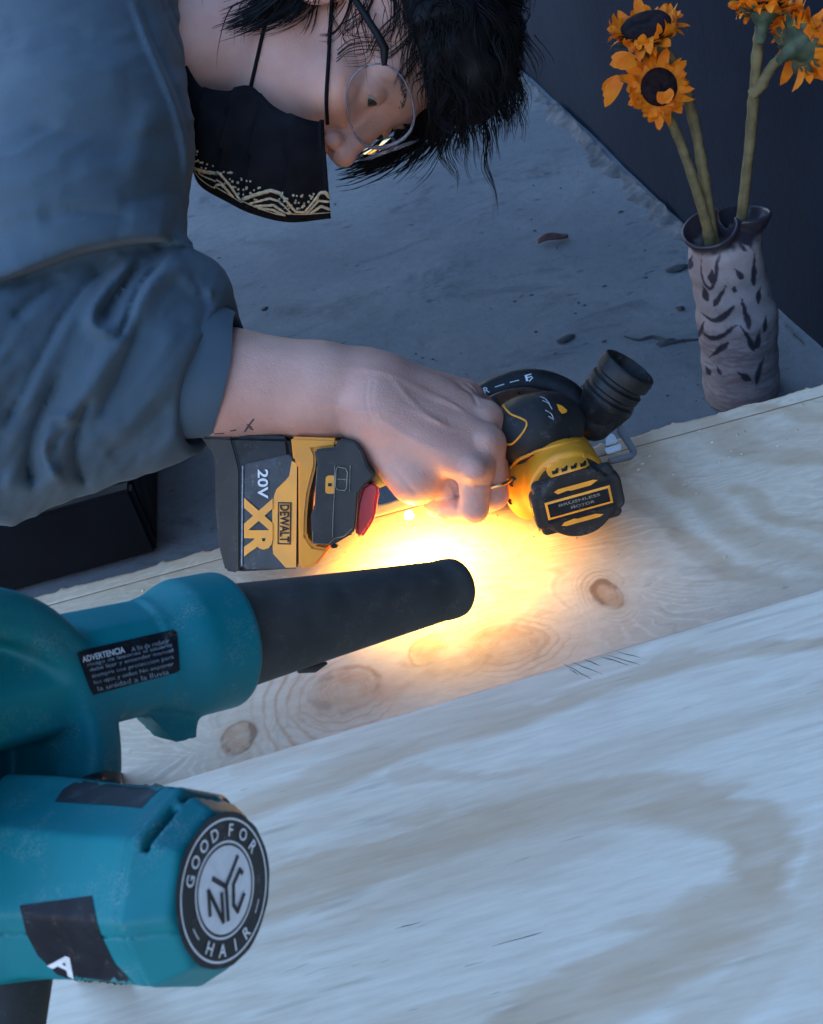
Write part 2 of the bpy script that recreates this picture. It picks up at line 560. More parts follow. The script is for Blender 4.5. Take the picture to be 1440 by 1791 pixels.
WA, WB = onz(940, 150, 0), onz(1440, 612, 0)
wdir = nrm(WB - WA); wnor = np.array([-wdir[1], wdir[0], 0.0])
if wnor[0] > 0: wnor = -wnor                      # towards the open floor (-x)
def wall_pt(s_, n_, z):
    return WA + wdir * s_ + wnor * n_ + np.array([0, 0, z])
def make_wall():
    b = NB('painted_wall')
    c = b.mix(b.ramp(b.noise(1.6, 5), 0.3, 0.7), (0.005, 0.011, 0.022), (0.011, 0.0195, 0.034))
    c = b.mix(b.math('MULTIPLY', b.ramp(b.noise(12, 6, 0.7), 0.55, 0.75), 0.5), c, (0.013, 0.020, 0.032))
    c = b.mix(b.math('MULTIPLY', b.ramp(b.noise(50, 4, 0.6), 0.62, 0.7), 0.5), c, (0.004, 0.005, 0.007))
    b.bump(b.noise(30, 6, 0.7), 0.4, 0.004)
    m = b.done(c, 0.85, 0, 0.15)
    ss = np.linspace(-2.5, 4.0, 66); zz = np.linspace(-0.05, 2.6, 28)
    gs, gz = np.meshgrid(ss, zz, indexing='ij')
    nn = (fbm(gs * 4, gz * 4, 9) - 0.5) * 0.02
    v = np.stack([wall_pt(s_, n_, z) for s_, n_, z in zip(gs.ravel(), nn.ravel(), gz.ravel())])
    n = len(zz)
    q = [(i * n + j, (i + 1) * n + j, (i + 1) * n + j + 1, i * n + j + 1) for i in range(len(ss) - 1) for j in range(n - 1)]
    back = np.stack([wall_pt(s_, -0.2, z) for s_, z in ((-2.5, -0.05), (4.0, -0.05), (4.0, 2.6), (-2.5, 2.6))])
    k = len(v); v = np.vstack([v, back])
    L = (len(ss) - 1) * n
    q += [(k, k + 3, k + 2, k + 1), (0, n - 1, k + 3, k), (L, k + 1, k + 2, L + n - 1), (n - 1, L + n - 1, k + 2, k + 3)]
    o = mk('wall', v, q, m)
    tag(o, 'dark slate painted wall behind the sunflower vase', 'wall')
    return o
wall = make_wall()

def make_fillet():
    """ragged mortar along the foot of the wall"""
    b = NB('mortar')
    c = b.mix(b.ramp(b.noise(18, 6, 0.7), 0.3, 0.7), (0.045, 0.050, 0.055), (0.15, 0.150, 0.148))
    b.bump(b.noise(60, 6, 0.7), 0.6, 0.004)
    m = b.done(c, 0.9, 0, 0.2)
    n_s = 420; ss = np.linspace(-0.6, 1.15, n_s); prof = 7
    v = []
    for i, s_ in enumerate(ss):
        hgt = 0.004 + 0.026 * max(0, fbm(np.array([s_ * 16]), np.array([0.5]), 21, 6)[0] - 0.28)
        fade = float(np.clip((1.05 - s_) / 0.35, 0.12, 1))
        wid = (0.015 + 0.075 * max(0, fbm(np.array([s_ * 13]), np.array([3.5]), 25, 6)[0] - 0.25)) * fade
        hgt *= fade
        for k in range(prof):
            t = k / (prof - 1)
            bulge = 1 - (1 - t) ** 1.6
            jit = (fbm(np.array([s_ * 70]), np.array([t * 5.0]), 30)[0] - 0.5) * 0.014
            v.append(wall_pt(s_, 0.012 + wid * t + jit, hgt * (1 - bulge) + jit * 0.5 * (1 - t) - 0.004 * t))
    q = [(i * prof + j, i * prof + j + 1, (i + 1) * prof + j + 1, (i + 1) * prof + j) for i in range(n_s - 1) for j in range(prof - 1)]
    o = mk('mortar_fillet', v, q, m, wall)
make_fillet()

def pebble(name, wp, size, mat, squash=0.5, seed=0):
    bm = bmesh.new()
    bmesh.ops.create_icosphere(bm, subdivisions=2, radius=1)
    r = np.random.default_rng(seed)
    a = r.random(3) * 3
    for v in bm.verts:
        c = v.co
        k = 1 + 0.25 * math.sin(3 * c.x + a[0]) * math.cos(2.5 * c.y + a[1]) + 0.12 * math.sin(6 * c.z + a[2])
        v.co = Vector((wp[0] + c.x * k * size[0], wp[1] + c.y * k * size[1], wp[2] + (c.z * k * squash + squash * 0.7) * size[2]))
    return mkbm(name, bm, mat, None, True, 80, camspace=False)
M_dark_stone = pbr('dark_chip', (0.03, 0.032, 0.036), 0.8, 0.4, 80, 0.4, 300)
def make_debris():
    specs = [(463, 541, 0.0065, 'small dark chip on the concrete beside the sleeve cuff'),
             (1185, 471, 0.009, 'dark clod on the concrete just left of the vase'),
             (1190, 540, 0.006, 'small dark clod on the concrete left of the vase foot'),
             (383, 453, 0.005, 'tiny dark chip on the concrete right of the bent sleeve'),
             (990, 594, 0.0085, 'dark sliver on the concrete above the saw dust port'),
             (1165, 600, 0.007, 'dark chip lying in the concrete crack left of the vase')]
    for i, (x, y, s_, lab) in enumerate(specs):
        p = onz(x, y, 0.001)
        o = pebble('chip', p, (s_ * (1.6 if i in (1, 4, 5) else 1.0), s_, s_ * 0.6), M_dark_stone, 0.5, i)
        tag(o, lab, 'chip', 'dark chips on the concrete')
    # crack running from the vase to the left
    pts = [onz(x, y, 0.0) for x, y in ((1092, 590), (1118, 597), (1145, 592), (1170, 602), (1196, 598), (1222, 596))]
    pts = smooth_path(pts, 5)
    rr = [0.001 + 0.0035 * math.sin(math.pi * i / (len(pts) - 1)) * (0.6 + 0.4 * random.random()) for i in range(len(pts))]
    v, f = tube_vf(pts + np.array([0, 0, 0.002]), rr, 6, 0.5)
    kind(mk('crack', v, f, M_dark_stone), 'structure')
    # fine grit scattered over the concrete
    r = random.Random(21); parts = []
    for i in range(260):
        x, y = r.uniform(330, 1330), r.uniform(190, 740)
        g = onz(x, y, 0.001)
        if (g - WA) @ wnor < 0.03: continue
        s_ = r.choice((0.0008, 0.001, 0.0013, 0.0022)) * r.uniform(.7, 1.3); st = r.uniform(0.6, 2.2); a = r.uniform(0, 3)
        vv = []
        for k in range(5):
            t_ = a + k * 1.2566
            vv.append(g + np.array([math.cos(t_) * s_ * st, math.sin(t_) * s_ * r.uniform(.6, 1.2), 0]))
        vv.append(g + np.array([0, 0, s_ * 0.8]))
        parts.append((vv, [(k, (k + 1) % 5, 5) for k in range(5)]))
    v, f = join(parts)
    kind(mk('grit', v, f, M_dark_stone, None, False), 'stuff')
    # dry leaf
    c = onz(968, 420, 0.006)
    ex = nrm(onz(1000, 410, 0.0) - onz(935, 428, 0.0)); ey = np.cross([0, 0, 1], ex)
    v, f = [], []
    nn = 10
    for i in range(nn + 1):
        t = i / nn
        wdt = 0.011 * math.sin(math.pi * min(1, t * 0.93 + 0.05)) ** 0.8
        for j in (-1, -0.5, 0, 0.5, 1):
            v.append(c + ex * (t - 0.5) * 0.047 + ey * j * wdt + np.array([0, 0, 0.006 * j * j + 0.003 * math.sin(5 * t)]))
    for i in range(nn):
        for j in range(4):
            f.append((i * 5 + j, i * 5 + j + 1, (i + 1) * 5 + j + 1, (i + 1) * 5 + j))
    b2 = pbr('dry_leaf', (0.10, 0.045, 0.035), 0.8, 0.35, 120, 0.3, 400)
    o = mk('dry_leaf', v, f, b2)
    md = o.modifiers.new('thickness', 'SOLIDIFY'); md.thickness = 0.0008
    tag(o, 'single curled reddish brown leaf lying on the grey concrete', 'leaf')
make_debris()

def make_tub():
    t = thing('storage_tub', 'open black tub on the concrete under the bent elbow', 'tub', (-0.62, 1.42, 0))
    x0, x1, y0, y1, h, th = -0.98, -0.305, 1.235, 1.66, 0.10, 0.022
    def box(name, a, b_, bev=0.004):
        bm = bmesh.new()
        bmesh.ops.create_cube(bm, size=1)
        for v in bm.verts:
            v.co = Vector([(a[i] + b_[i]) / 2 + v.co[i] * (b_[i] - a[i]) for i in range(3)])
        bmesh.ops.bevel(bm, geom=bm.edges[:], offset=bev, segments=2, affect='EDGES')
        return mkbm(name, bm, M_tub, t, True, 40, camspace=False)
    box('floor_panel', (x0 + th, y0 + th, 0.006), (x1 - th, y1 - th, 0.014), 0.002)
    box('side_wall', (x0, y0, 0.006), (x1, y0 + th, h)); box('side_wall', (x0, y1 - th, 0.006), (x1, y1, h))
    box('side_wall', (x0, y0 + th, 0.006), (x0 + th, y1 - th, h)); box('side_wall', (x1 - th, y0 + th, 0.006), (x1, y1 - th, h))
    # a cloth-dark strut leaning at its left
make_tub()

# ------------------------------------------------------------------ plywood
def wood_mat(name, pale, tan, gstretch, gscale):
    b = NB(name)
    band = b.attr('band'); knot = b.attr('knot'); line = b.attr('line'); ring = b.attr('ring'); scr = b.attr('scratch')
    c = b.mix(band, pale, tan)
    fine = b.noise(gscale, 5, 0.65, stretch=gstretch)
    c = b.mix(b.ramp(fine, 0.25, 0.8, 0.0, 0.38), c, sc(tan, 0.74))
    blot = b.ramp(b.noise(7, 4, 0.6), 0.3, 0.75, 0.0, 0.16)
    c = b.mix(blot, c, sc(tan, 1.05))
    c = b.mix(b.math('MULTIPLY', line, 0.45), c, sc(tan, 0.48))
    c = b.mix(b.math('MULTIPLY', ring, 0.82), c, (0.42, 0.175, 0.055))
    c = b.mix(b.math('MULTIPLY', knot, 0.7), c, (0.12, 0.05, 0.025))
    dash = b.math('MULTIPLY', b.ramp(b.noise(gscale * 1.4, 2, 0.5, stretch=gstretch, off=(2, 7, 0)), 0.725, 0.78), 0.3)
    c = b.mix(dash, c, (0.16, 0.11, 0.07))
    c = b.mix(b.math('MULTIPLY', scr, 0.8), c, (0.05, 0.045, 0.04))
    h = b.math('ADD', fine, b.math('MULTIPLY', b.noise(350, 2, stretch=gstretch), 0.4))
    b.bump(h, 0.16, 0.0008)
    return b.done(c, b.ramp(fine, 0.3, 0.7, 0.55, 0.72), 0, 0.3)
def P2(px, py, z):
    w_ = onz(px, py, z)
    return (w_[0], w_[1])
def side_mat():
    b = NB('plywood_edge')
    sep = b.n('ShaderNodeSeparateXYZ'); b.l(b.tc.outputs['Object'], sep.inputs[0])
    ply = b.math('SINE', b.math('MULTIPLY', sep.outputs[2], 6.2832 / 0.006))
    c = b.mix(b.ramp(ply, -0.3, 0.3), (0.32, 0.2, 0.11), (0.6, 0.47, 0.31))
    c = b.mix(b.ramp(b.noise(150, 4, stretch=(0.2, 0.2, 2)), 0.4, 0.8, 0, 0.5), c, (0.2, 0.12, 0.07))
    return b.done(c, 0.8, 0, 0.2)
M_side = side_mat()

BL, BR = onz(60, 1045, ZP), onz(1440, 672, ZP)
def back_edge(x): return BL[1] + (BR[1] - BL[1]) * (x - BL[0]) / (BR[0] - BL[0])
ZF = ZP + 0.017
FL, FR = onz(380, 1345, ZF), onz(1440, 1030, ZF)
def front_edge(x): return FL[1] + (FR[1] - FL[1]) * (x - FL[0]) / (FR[0] - FL[0])

def sheet(name, x0, x1, ylo, yhi, z, th, nx, ny, mat, attrfn, jag=0.0, slope=0.0, seed=0, dense=None):
    xs = np.linspace(x0, x1, nx); t = np.linspace(0, 1, ny)
    if dense is not None:      # finer where the board shows its grain from close by
        xa, xb, hx, ta, tb, n_t = dense
        xs = np.concatenate([np.linspace(x0, xa, 40)[:-1], np.arange(xa, xb, hx), np.linspace(xb, x1, 40)])
        t = np.concatenate([np.linspace(0, ta, 20)[:-1], np.linspace(ta, tb, n_t)])
        nx, ny = len(xs), len(t)
    gx, gt = np.meshgrid(xs, t, indexing='ij')
    lo = np.array([ylo(a) for a in xs])[:, None]; hi = np.array([yhi(a) for a in xs])[:, None]
    if jag:
        hi = hi + ((fbm(xs * 60, xs * 0, seed, 4) - 0.5) * jag + np.maximum(0, fbm(xs * 160, xs * 0 + 9, seed + 3, 2) - 0.68) * jag * 2.5)[:, None]
    gy = lo + (hi - lo) * gt
    gz = np.full_like(gx, z)
    top = np.stack([gx, gy, gz], -1).reshape(-1, 3)
    bot = top - np.array([0, 0, th])
    i, j = np.meshgrid(np.arange(nx - 1), np.arange(ny - 1), indexing='ij')
    q = np.stack([i * ny + j, (i + 1) * ny + j, (i + 1) * ny + j + 1, i * ny + j + 1], -1).reshape(-1, 4)
    off = len(top)
    qs = [q, q[:, ::-1] + off]
    bi = np.concatenate([np.arange(nx) * ny, (nx - 1) * ny + np.arange(1, ny), np.arange(nx - 2, -1, -1) * ny + ny - 1, np.arange(ny - 2, 0, -1)])
    nb = np.roll(bi, -1)
    sides = np.stack([bi + off, nb + off, nb, bi], 1)
    # separate side vertices so that the edge colour stays crisp
    allv = np.vstack([top, bot])
    faces = np.vstack(qs + [sides])
    a = attrfn(gx.ravel(), gy.ravel())
    a = {k: np.concatenate([v, v]) for k, v in a.items()}
    o = mk(name, allv, faces, mat, None, False, None, a)
    o.data.materials.append(M_side)
    mi = np.zeros(len(faces), dtype=np.int32); mi[2 * len(q):] = 1
    o.data.polygons.foreach_set('material_index', mi)
    return o

PALE, TAN = (0.77, 0.67, 0.535), (0.57, 0.405, 0.265)
def back_attr(x, y):
    n1 = fbm(x * 9, y * 22, 40); n2 = fbm(x * 30, y * 60, 44)
    band = np.zeros_like(x); line = np.zeros_like(x); ring = np.zeros_like(x); knot = np.zeros_like(x)
    wob = (n1 - 0.5) * 0.05 + (n2 - 0.5) * 0.012
    # tan bands fanning out on the right
    bands = [([(1120, 770), (1200, 850), (1300, 930), (1440, 985)], 0.018),
             ([(1215, 735), (1290, 765), (1370, 800), (1460, 815)], 0.021),
             ([(1290, 860), (1380, 910), (1480, 930)], 0.014),
             ([(1060, 800), (1130, 880), (1230, 960), (1350, 1020)], 0.015),
             ([(1330, 720), (1400, 730), (1480, 725)], 0.012)]
    for pl, wd in bands:
        d, al, sg = seg_dist(x + wob * 0.5, y + wob * 0.6, smooth_path([P2(a, b, ZP) for a, b in pl], 5))
        band = np.maximum(band, (1 - sstep(wd * 0.25, wd * 1.2, d)) * (0.8 + 0.7 * (n2 - 0.5)))
    band = np.maximum(band, sstep(0.52, 0.68, fbm(x * 6, y * 26 + x * 8, 51)) * 0.4)
    # long grain lines bending round the knots
    knots = [(1062, 1040, 0.010, 0.016, 1.0), (885, 1128, 0.026, 0.021, 0.35), (750, 1138, 0.016, 0.013, 0.25), (608, 1205, 0.023, 0.026, 0.5), (418, 1290, 0.012, 0.016, 1.0)]
    ph = y * 120 + 40 * y * x + (n1 - 0.5) * 9
    for (px, py, rx, ry, dk) in knots:
        kx, ky = P2(px, py, ZP)
        ph = ph + 7.0 * np.exp(-(((x - kx) / (rx * 3.2)) ** 2 + ((y - ky) / (ry * 2.4)) ** 2)) * np.sign(y - ky + 0.004)
    ln = 0.5 + 0.5 * np.cos(6.2832 * (ph - 0.25 * np.sin(6.2832 * ph) / 1.0))
    band = np.maximum(band, ln ** 1.5 * sstep(0.3, 0.6, fbm(x * 7, y * 12, 60)) * (0.35 + 0.4 * (n2 - 0.3)))
    line = np.maximum(line, sstep(0.6, 0.8, fbm(x * 20 + ph * 0.02, ph * 1.3, 62, 3)) * 0.45)
    for (px, py, rx, ry, dk) in knots:
        kx, ky = P2(px, py, ZP)
        ang = np.arctan2((y - ky) / ry, (x - kx) / rx)
        wx_ = (fbm(x * 45, y * 45, 70) - 0.5) * 0.55 + (fbm(x * 150, y * 150, 73) - 0.5) * 0.16; wy_ = (fbm(x * 45, y * 45, 78) - 0.5) * 0.55
        e = np.hypot((x - kx) / rx + wx_, (y - ky) / ry + wy_) * (1 + 0.10 * np.sin(ang * 2 + px))
        ins = 1 - sstep(0.75, 1.10, e)
        heart = 1 - 0.55 * np.exp(-(e / 0.35) ** 2)
        mott = fbm(x * 110, y * 110, 72)
        patch = 0.35 + 0.65 * sstep(0.35, 0.65, fbm(x * 40, y * 40, 79))
        rim = np.exp(-((e - 1.0) / 0.12) ** 2) * patch * 0.75
        band = np.maximum(band, 0.75 * np.exp(-(e / 2.0) ** 2) * (0.6 + 0.8 * mott))
        fine_r = np.clip(1 - np.abs(((e * 7.0 + mott) % 1.0) - 0.5) / 0.25, 0, 1) * ins
        outer = np.clip(1 - np.abs(((e * 3.2 + 0.5 * (n2 - 0.5)) % 1.0) - 0.5) / 0.28, 0, 1) * np.exp(-((e - 1.2) / 1.0) ** 2) * (e > 1.0) * sstep(0.25, 0.55, fbm(x * 18, y * 18, 81))
        ring = np.maximum(ring, np.maximum(ins * heart * (0.42 + 0.35 * (mott - 0.5) + 0.20 * fine_r) * (0.8 + 0.5 * dk), np.maximum(rim * 0.95, outer * 0.7)))
        knot = np.maximum(knot, dk * np.clip(np.exp(-((e - 0.85) / 0.22) ** 2) * sstep(0.48, 0.66, fbm(x * 70, y * 70, 75)) + 0.5 * rim, 0, 1) * 0.85)
    kx, ky = P2(600, 1215, ZP)
    e = np.hypot((x - kx) / 0.03, (y - ky) / 0.034) + 0.55 * (n1 - 0.5) + 0.12 * (n2 - 0.5)
    side = sstep(0.0, 0.02, kx - x)
    rr2 = np.clip(1 - np.abs(((e * 3.0) % 1.0) - 0.5) / 0.27, 0, 1) * np.exp(-((e - 1.8) / 0.8) ** 2) * side * sstep(0.3, 0.5, fbm(x * 20, y * 20, 91))
    ring = np.maximum(ring, rr2 * 0.75)
    # reddish stain between the knots along the near edge
    kx, ky = P2(740, 1190, ZP)
    ring = np.maximum(ring, 0.6 * np.exp(-((x - kx) / 0.11) ** 2 - ((y - ky) / 0.022) ** 2) * (0.4 + fbm(x * 30, y * 60, 95)))
    return dict(band=np.clip(band, 0, 1), line=line, ring=ring, knot=knot, scratch=np.zeros_like(x))
def front_attr(x, y):
    n1 = fbm(x * 6, y * 16, 140); n2 = fbm(x * 20, y * 110, 144, 5); n3 = fbm(x * 35, y * 320, 147, 3)
    wob = (n1 - 0.5) * 0.035 + (n2 - 0.5) * 0.012
    band = np.zeros_like(x)
    bands = [([(330, 1600), (480, 1550), (640, 1500), (800, 1445), (980, 1405), (1150, 1400), (1280, 1430), (1335, 1500), (1305, 1580), (1200, 1655), (1060, 1735), (900, 1835)], 0.025, 1.0),
             ([(300, 1480), (520, 1390), (760, 1285), (1000, 1225), (1240, 1165), (1480, 1120)], 0.011, .8),
             ([(700, 1345), (900, 1335), (1000, 1325)], 0.008, .5),
             ([(420, 1352), (700, 1265), (960, 1195), (1100, 1160)], 0.008, .4),
             ([(1460, 1500), (1400, 1600), (1300, 1720), (1200, 1820)], 0.016, .5)]
    for pl, wd, am in bands:
        d, al, sg = seg_dist(x + wob * 0.4, y + wob, smooth_path([P2(a, b, ZF) for a, b in pl], 5))
        band = np.maximum(band, am * (1 - sstep(wd * 0.55, wd * 1.15, d + (n2 - 0.5) * wd * 1.3 + (n3 - 0.5) * 0.006)) * (0.85 + 0.9 * (n2 - 0.5) + 0.3 * (n3 - 0.5)))
    band = np.maximum(band, sstep(0.5, 0.72, fbm(x * 4, y * 34, 151)) * 0.4 + 0.28 * sstep(0.5, 0.8, n3) * sstep(0.4, 0.65, fbm(x * 5, y * 20, 155)))
    line = sstep(0.66, 0.8, fbm(x * 14, y * 150, 160, 3)) * sstep(0.4, 0.6, fbm(x * 7, y * 9, 166)) * 0.75
    scr = np.zeros_like(x)
    return dict(band=np.clip(band, 0, 1), line=line, ring=np.zeros_like(x), knot=np.zeros_like(x), scratch=scr)

KERF = 0.0165
M_wood_back = wood_mat('pine_plywood_knotty', (0.73, 0.60, 0.445), (0.52, 0.355, 0.225), (1, 2.2, 1), 60)
M_wood_front = wood_mat('pine_plywood', PALE, TAN, (1, 9, 1), 22)
o = sheet('plywood_sheet', -0.70, 0.72, lambda a: 0.40, lambda a: back_edge(a) - KERF - 0.0022, ZP, 0.017, 560, 210, M_wood_back, back_attr, dense=(-0.36, 0.42, 0.0011, 0.47, 1.0, 250))
tag(o, 'knotty plywood sheet lit by the saw, its far edge being trimmed', 'plywood')
o = sheet('plywood_strip', -0.70, 0.72, lambda a: back_edge(a) - KERF, lambda a: back_edge(a), ZP - 0.0005, 0.017, 500, 6, M_wood_back, back_attr, jag=0.006, seed=5)
tag(o, 'thin ragged plywood strip beyond the saw cut along the far edge', 'plywood')
o = sheet('plywood_sheet', -0.66, 0.70, lambda a: -0.12, lambda a: front_edge(a), ZF, 0.0155, 460, 330, M_wood_front, front_attr, dense=(-0.34, 0.38, 0.0016, 0.5, 1.0, 230))
tag(o, 'pale broad grained plywood sheet in the foreground under the teal blower', 'plywood')
def pencil_marks(par):
    m = pbr('pencil_lead', (0.10, 0.10, 0.10), 0.6, 0.3, 300, 0)
    for i, (a, b, wd) in enumerate((((985, 1160), (1035, 1188), 2.2), ((1000, 1158), (1055, 1180), 1.6), ((1022, 1153), (1050, 1165), 2.2), ((1050, 1148), (1100, 1163), 2.0), ((1062, 1145), (1120, 1163), 1.5), ((1078, 1140), (1122, 1150), 1.8), ((995, 1170), (1012, 1180), 1.6), ((860, 1655), (950, 1630), 1.6), ((690, 1625), (740, 1612), 1.3))):
        p0, p1 = onz(*a, ZF + 0.0003), onz(*b, ZF + 0.0003)
        s_ = np.cross([0, 0, 1], nrm(p1 - p0)) * wd * 0.00022
        n = 6; v = []
        for k in range(n + 1):
            t_ = k / n; c = p0 + (p1 - p0) * t_ + s_ * random.uniform(-.8, .8); h_ = math.sin(math.pi * (0.08 + 0.84 * t_)) * random.uniform(.5, 1.2)
            v += [c - s_ * h_, c + s_ * h_]
        mk('pencil_mark', v, [(2 * k, 2 * k + 2, 2 * k + 3, 2 * k + 1) for k in range(n)], m, par, False)
pencil_marks(o)
def sawdust():
    m = pbr('sawdust_grain', (0.62, 0.48, 0.32), 0.9, 0.25, 300, 0)
    r = random.Random(31); parts = []
    for i in range(420):
        x = r.gauss(0.05, 0.16); y = back_edge(x) - KERF - abs(r.gauss(0.0, 0.05)) - 0.003
        if not (-0.33 < x < 0.39 and front_edge(x) + 0.004 < y): continue
        s_ = r.choice((0.0005, 0.0007, 0.0009, 0.0014)) * r.uniform(.7, 1.2); a = r.uniform(0, 3)
        g = np.array([x, y, ZP + 0.0003])
        vv = [g + np.array([math.cos(a + k * 2.094) * s_ * 1.5, math.sin(a + k * 2.094) * s_, 0]) for k in range(3)] + [g + np.array([0, 0, s_ * 0.9])]
        parts.append((vv, [(0, 1, 3), (1, 2, 3), (2, 0, 3)]))
    v, f = join(parts)
    kind(mk('sawdust', v, f, m, None, False), 'stuff')
sawdust()
def make_platform():
    bm = bmesh.new()
    bmesh.ops.create_cube(bm, size=1)
    a, b_ = (-0.6, -0.05, 0.012), (0.62, 0.80, ZP - 0.0185)
    for v in bm.verts:
        v.co = Vector([(a[i] + b_[i]) / 2 + v.co[i] * (b_[i] - a[i]) for i in range(3)])
    kind(mkbm('platform', bm, M_tub, None, False, None, camspace=False), 'structure')
make_platform()
# ------------------------------------------------------------------ teal blower in the foreground
def make_blower():
    A = nrm((0.87, -0.08, -0.48)); N = nrm((0.74, -0.12, 0.66))
    KS = 0.771
    cap = V(391, 1556, 0.54)
    A_u = nrm(np.cross(A, [0, 1, 0])); A_v = np.cross(A, A_u)     # in the cap plane; A_v about image-down or up
    if A_v[1] > 0: A_v = -A_v; A_u = -A_u
    FA = 27.5 if pix(cap + A_u * 0.01)[0] > pix(cap)[0] else 17.5
    rim = V(395, 1117, 0.72)
    t = thing('leaf_blower', 'teal cordless blower with black nozzle in the foreground', 'leaf blower', W(V(200, 1500, 0.62)))
    N_u = nrm(np.cross(N, [0, 1, 0])); N_v = np.cross(N, N_u)
    if N_v[1] > 0: N_v = -N_v; N_u = -N_u
    sc_c = V(-66, 1356, 0.585)
    def octo(p, c, ax, u, v, r, k, ang=0, n=8):
        q = p - c
        x = q @ u; y = q @ v
        m = np.full(len(p), -1e9)
        for i in range(n):
            a = ang + 2 * math.pi * i / n
            m = np.maximum(m, x * math.cos(a) + y * math.sin(a) - r)
        return smax(m, np.hypot(x, y) - r * 1.045, k)
    def duct(p):
        q = p - rim; tt = q @ N
        rr = 0.0300 + 0.0 * tt
        d = octo(p, rim, N, N_u, N_v, 0.0305, 0.003, rad(20))
        return smax(d, np.maximum(tt + 0.028, -tt - 0.20), 0.002)
    def collar(p):
        q = p - rim; tt = q @ N
        r = np.sqrt(np.maximum((q * q).sum(1) - tt * tt, 0))
        prof = 0.0392 - 0.007 * sstep(-0.028, -0.052, tt) - 0.0012 * sstep(-0.006, 0.001, tt)
        return smax(r - prof, np.maximum(tt, -tt - 0.055), 0.004)
    def lug(p):
        c = rim - N * 0.040
        q = p - c
        a, b_, e = q @ N, q @ N_v, q @ N_u
        left = (-(a + 0.022) - 0.8 * (b_ + 0.027)) / 1.28
        d = np.maximum(np.maximum(left, a - 0.008 - 0.25 * (b_ + 0.045)), np.maximum(np.abs(b_ + 0.037) - 0.011, np.abs(e) - 0.012))
        return d
    def scroll(p):
        q = p - sc_c; tt = q @ A
        r = np.sqrt(np.maximum((q * q).sum(1) - tt * tt, 0))
        d = smax(r - 0.0875, np.abs(tt + 0.008) - 0.032, 0.012)
        rec = smax(r - 0.063, -(tt + 0.034), 0.004)
        return smax(d, -rec, 0.008)
    def motor(p):
        q = (p - cap) / KS; tt = q @ A
        r = 0.0535 - 0.013 * np.clip((tt + 0.024) / 0.024, 0, 1) + 0.004 * sstep(-0.05, -0.13, tt) - 0.0012 * np.exp(-((tt + 0.027) / 0.0015) ** 2)
        x = q @ A_u; y = q @ A_v
        m = np.full(len(p), -1e9)
        for i in range(8):
            a = rad(FA) + 2 * math.pi * i / 8
            m = np.maximum(m, x * math.cos(a) + y * math.sin(a) - r)
        m = smax(m, np.hypot(x, y) - r * 1.075, 0.001)
        return KS * smax(m, np.maximum(tt + 0.001, -tt - 0.16), 0.004)
    def slots(p):
        q = (p - cap) / KS; tt = q @ A; x = q @ A_u; y = q @ A_v
        ang = np.arctan2(x, y)
        rr = np.hypot(x, y)
        d = np.full(len(p), 1e9)
        for a0, a1 in ((-0.92, -0.34), (-0.16, 0.45), (0.6, 1.1)):
            am = (a0 + a1) / 2; hw = (a1 - a0) / 2
            e = np.maximum(np.abs(ang - am) - hw, 0) * 0.05
            dd = np.hypot(e, tt + 0.0175 ) - 0.0021
            d = np.minimum(d, np.maximum(dd, 0.034 - rr))
        return d * KS
    def seam(p):
        q = p - cap; tt = q @ A; x = q @ A_u; y = q @ A_v
        return np.maximum(np.abs(y + 0.006 + 0 * x) - 0.0007, np.hypot(x, y) * -1 + 0.0495)
    def body(p):
        d = smin(scroll(p), duct(p), 0.006)
        d = smin(d, motor(p), 0.020)
        return d
    def body_l(p):
        return smin(smin(body(p), collar(p), 0.002), lug(p), 0.003)
    def body_f(p):
        d = body(p)
        d = smin(d, collar(p), 0.002)
        d = smin(d, lug(p), 0.003)
        d = smax(d, -slots(p), 0.001)
        # moulding seam along the motor
        q = (p - cap) / KS; tt = q @ A; x = q @ A_u; y = q @ A_v
        grv = np.maximum(np.abs(y + 0.012 - 0.05 * tt) - 0.0008, np.maximum(tt + 0.0, -0.15 - tt))
        return np.where((d > -0.0012) & (np.hypot(x, y) < 0.07), np.maximum(d, -np.maximum(grv, -0.0012 - d)), d)
    body_o = sdf_obj('housing', body_f, np.array([-0.315, 0.012, 0.49]), np.array([-0.050, 0.235, 0.80]), 0.00128, M_teal, t)
    # nozzle
    L = 0.182
    r_of = lambda s_: 0.0312 + (0.0192 - 0.0312) * (s_ / L) ** 0.9
    prof = [(-0.012, 0.0330), (0.0, 0.0328), (0.004, r_of(0.004))] + [(s_, r_of(s_)) for s_ in np.linspace(0.015, L - 0.012, 14)] + \
           [(L - 0.0105, r_of(L - 0.0105) + 0.0006), (L - 0.004, 0.0203), (L, 0.0197), (L + 0.0022, 0.0180), (L + 0.0022, 0.0165), (L - 0.02, 0.0160)]
    nz = lathe('nozzle', rim, N, prof, M_rub, t, 56, True, 35)
    pt = rim + N * 0.055
    tube('locking_tab', [pt - N_v * 0.028 - N * 0.006, pt - N_v * 0.0295 + N * 0.006, pt - N_v * 0.0285 + N * 0.015], [0.0025, 0.003, 0.001], M_rub, nz, 8)
    # round sticker on the motor cap
    def cp(x, y, z=0.0):
        return cap + A_u * x * KS + A_v * y * KS + A * z
    # A_u direction: make +x read to the right
    sgn = 1 if (pix(cp(0.01, 0))[0] > pix(cp(0, 0))[0]) else -1
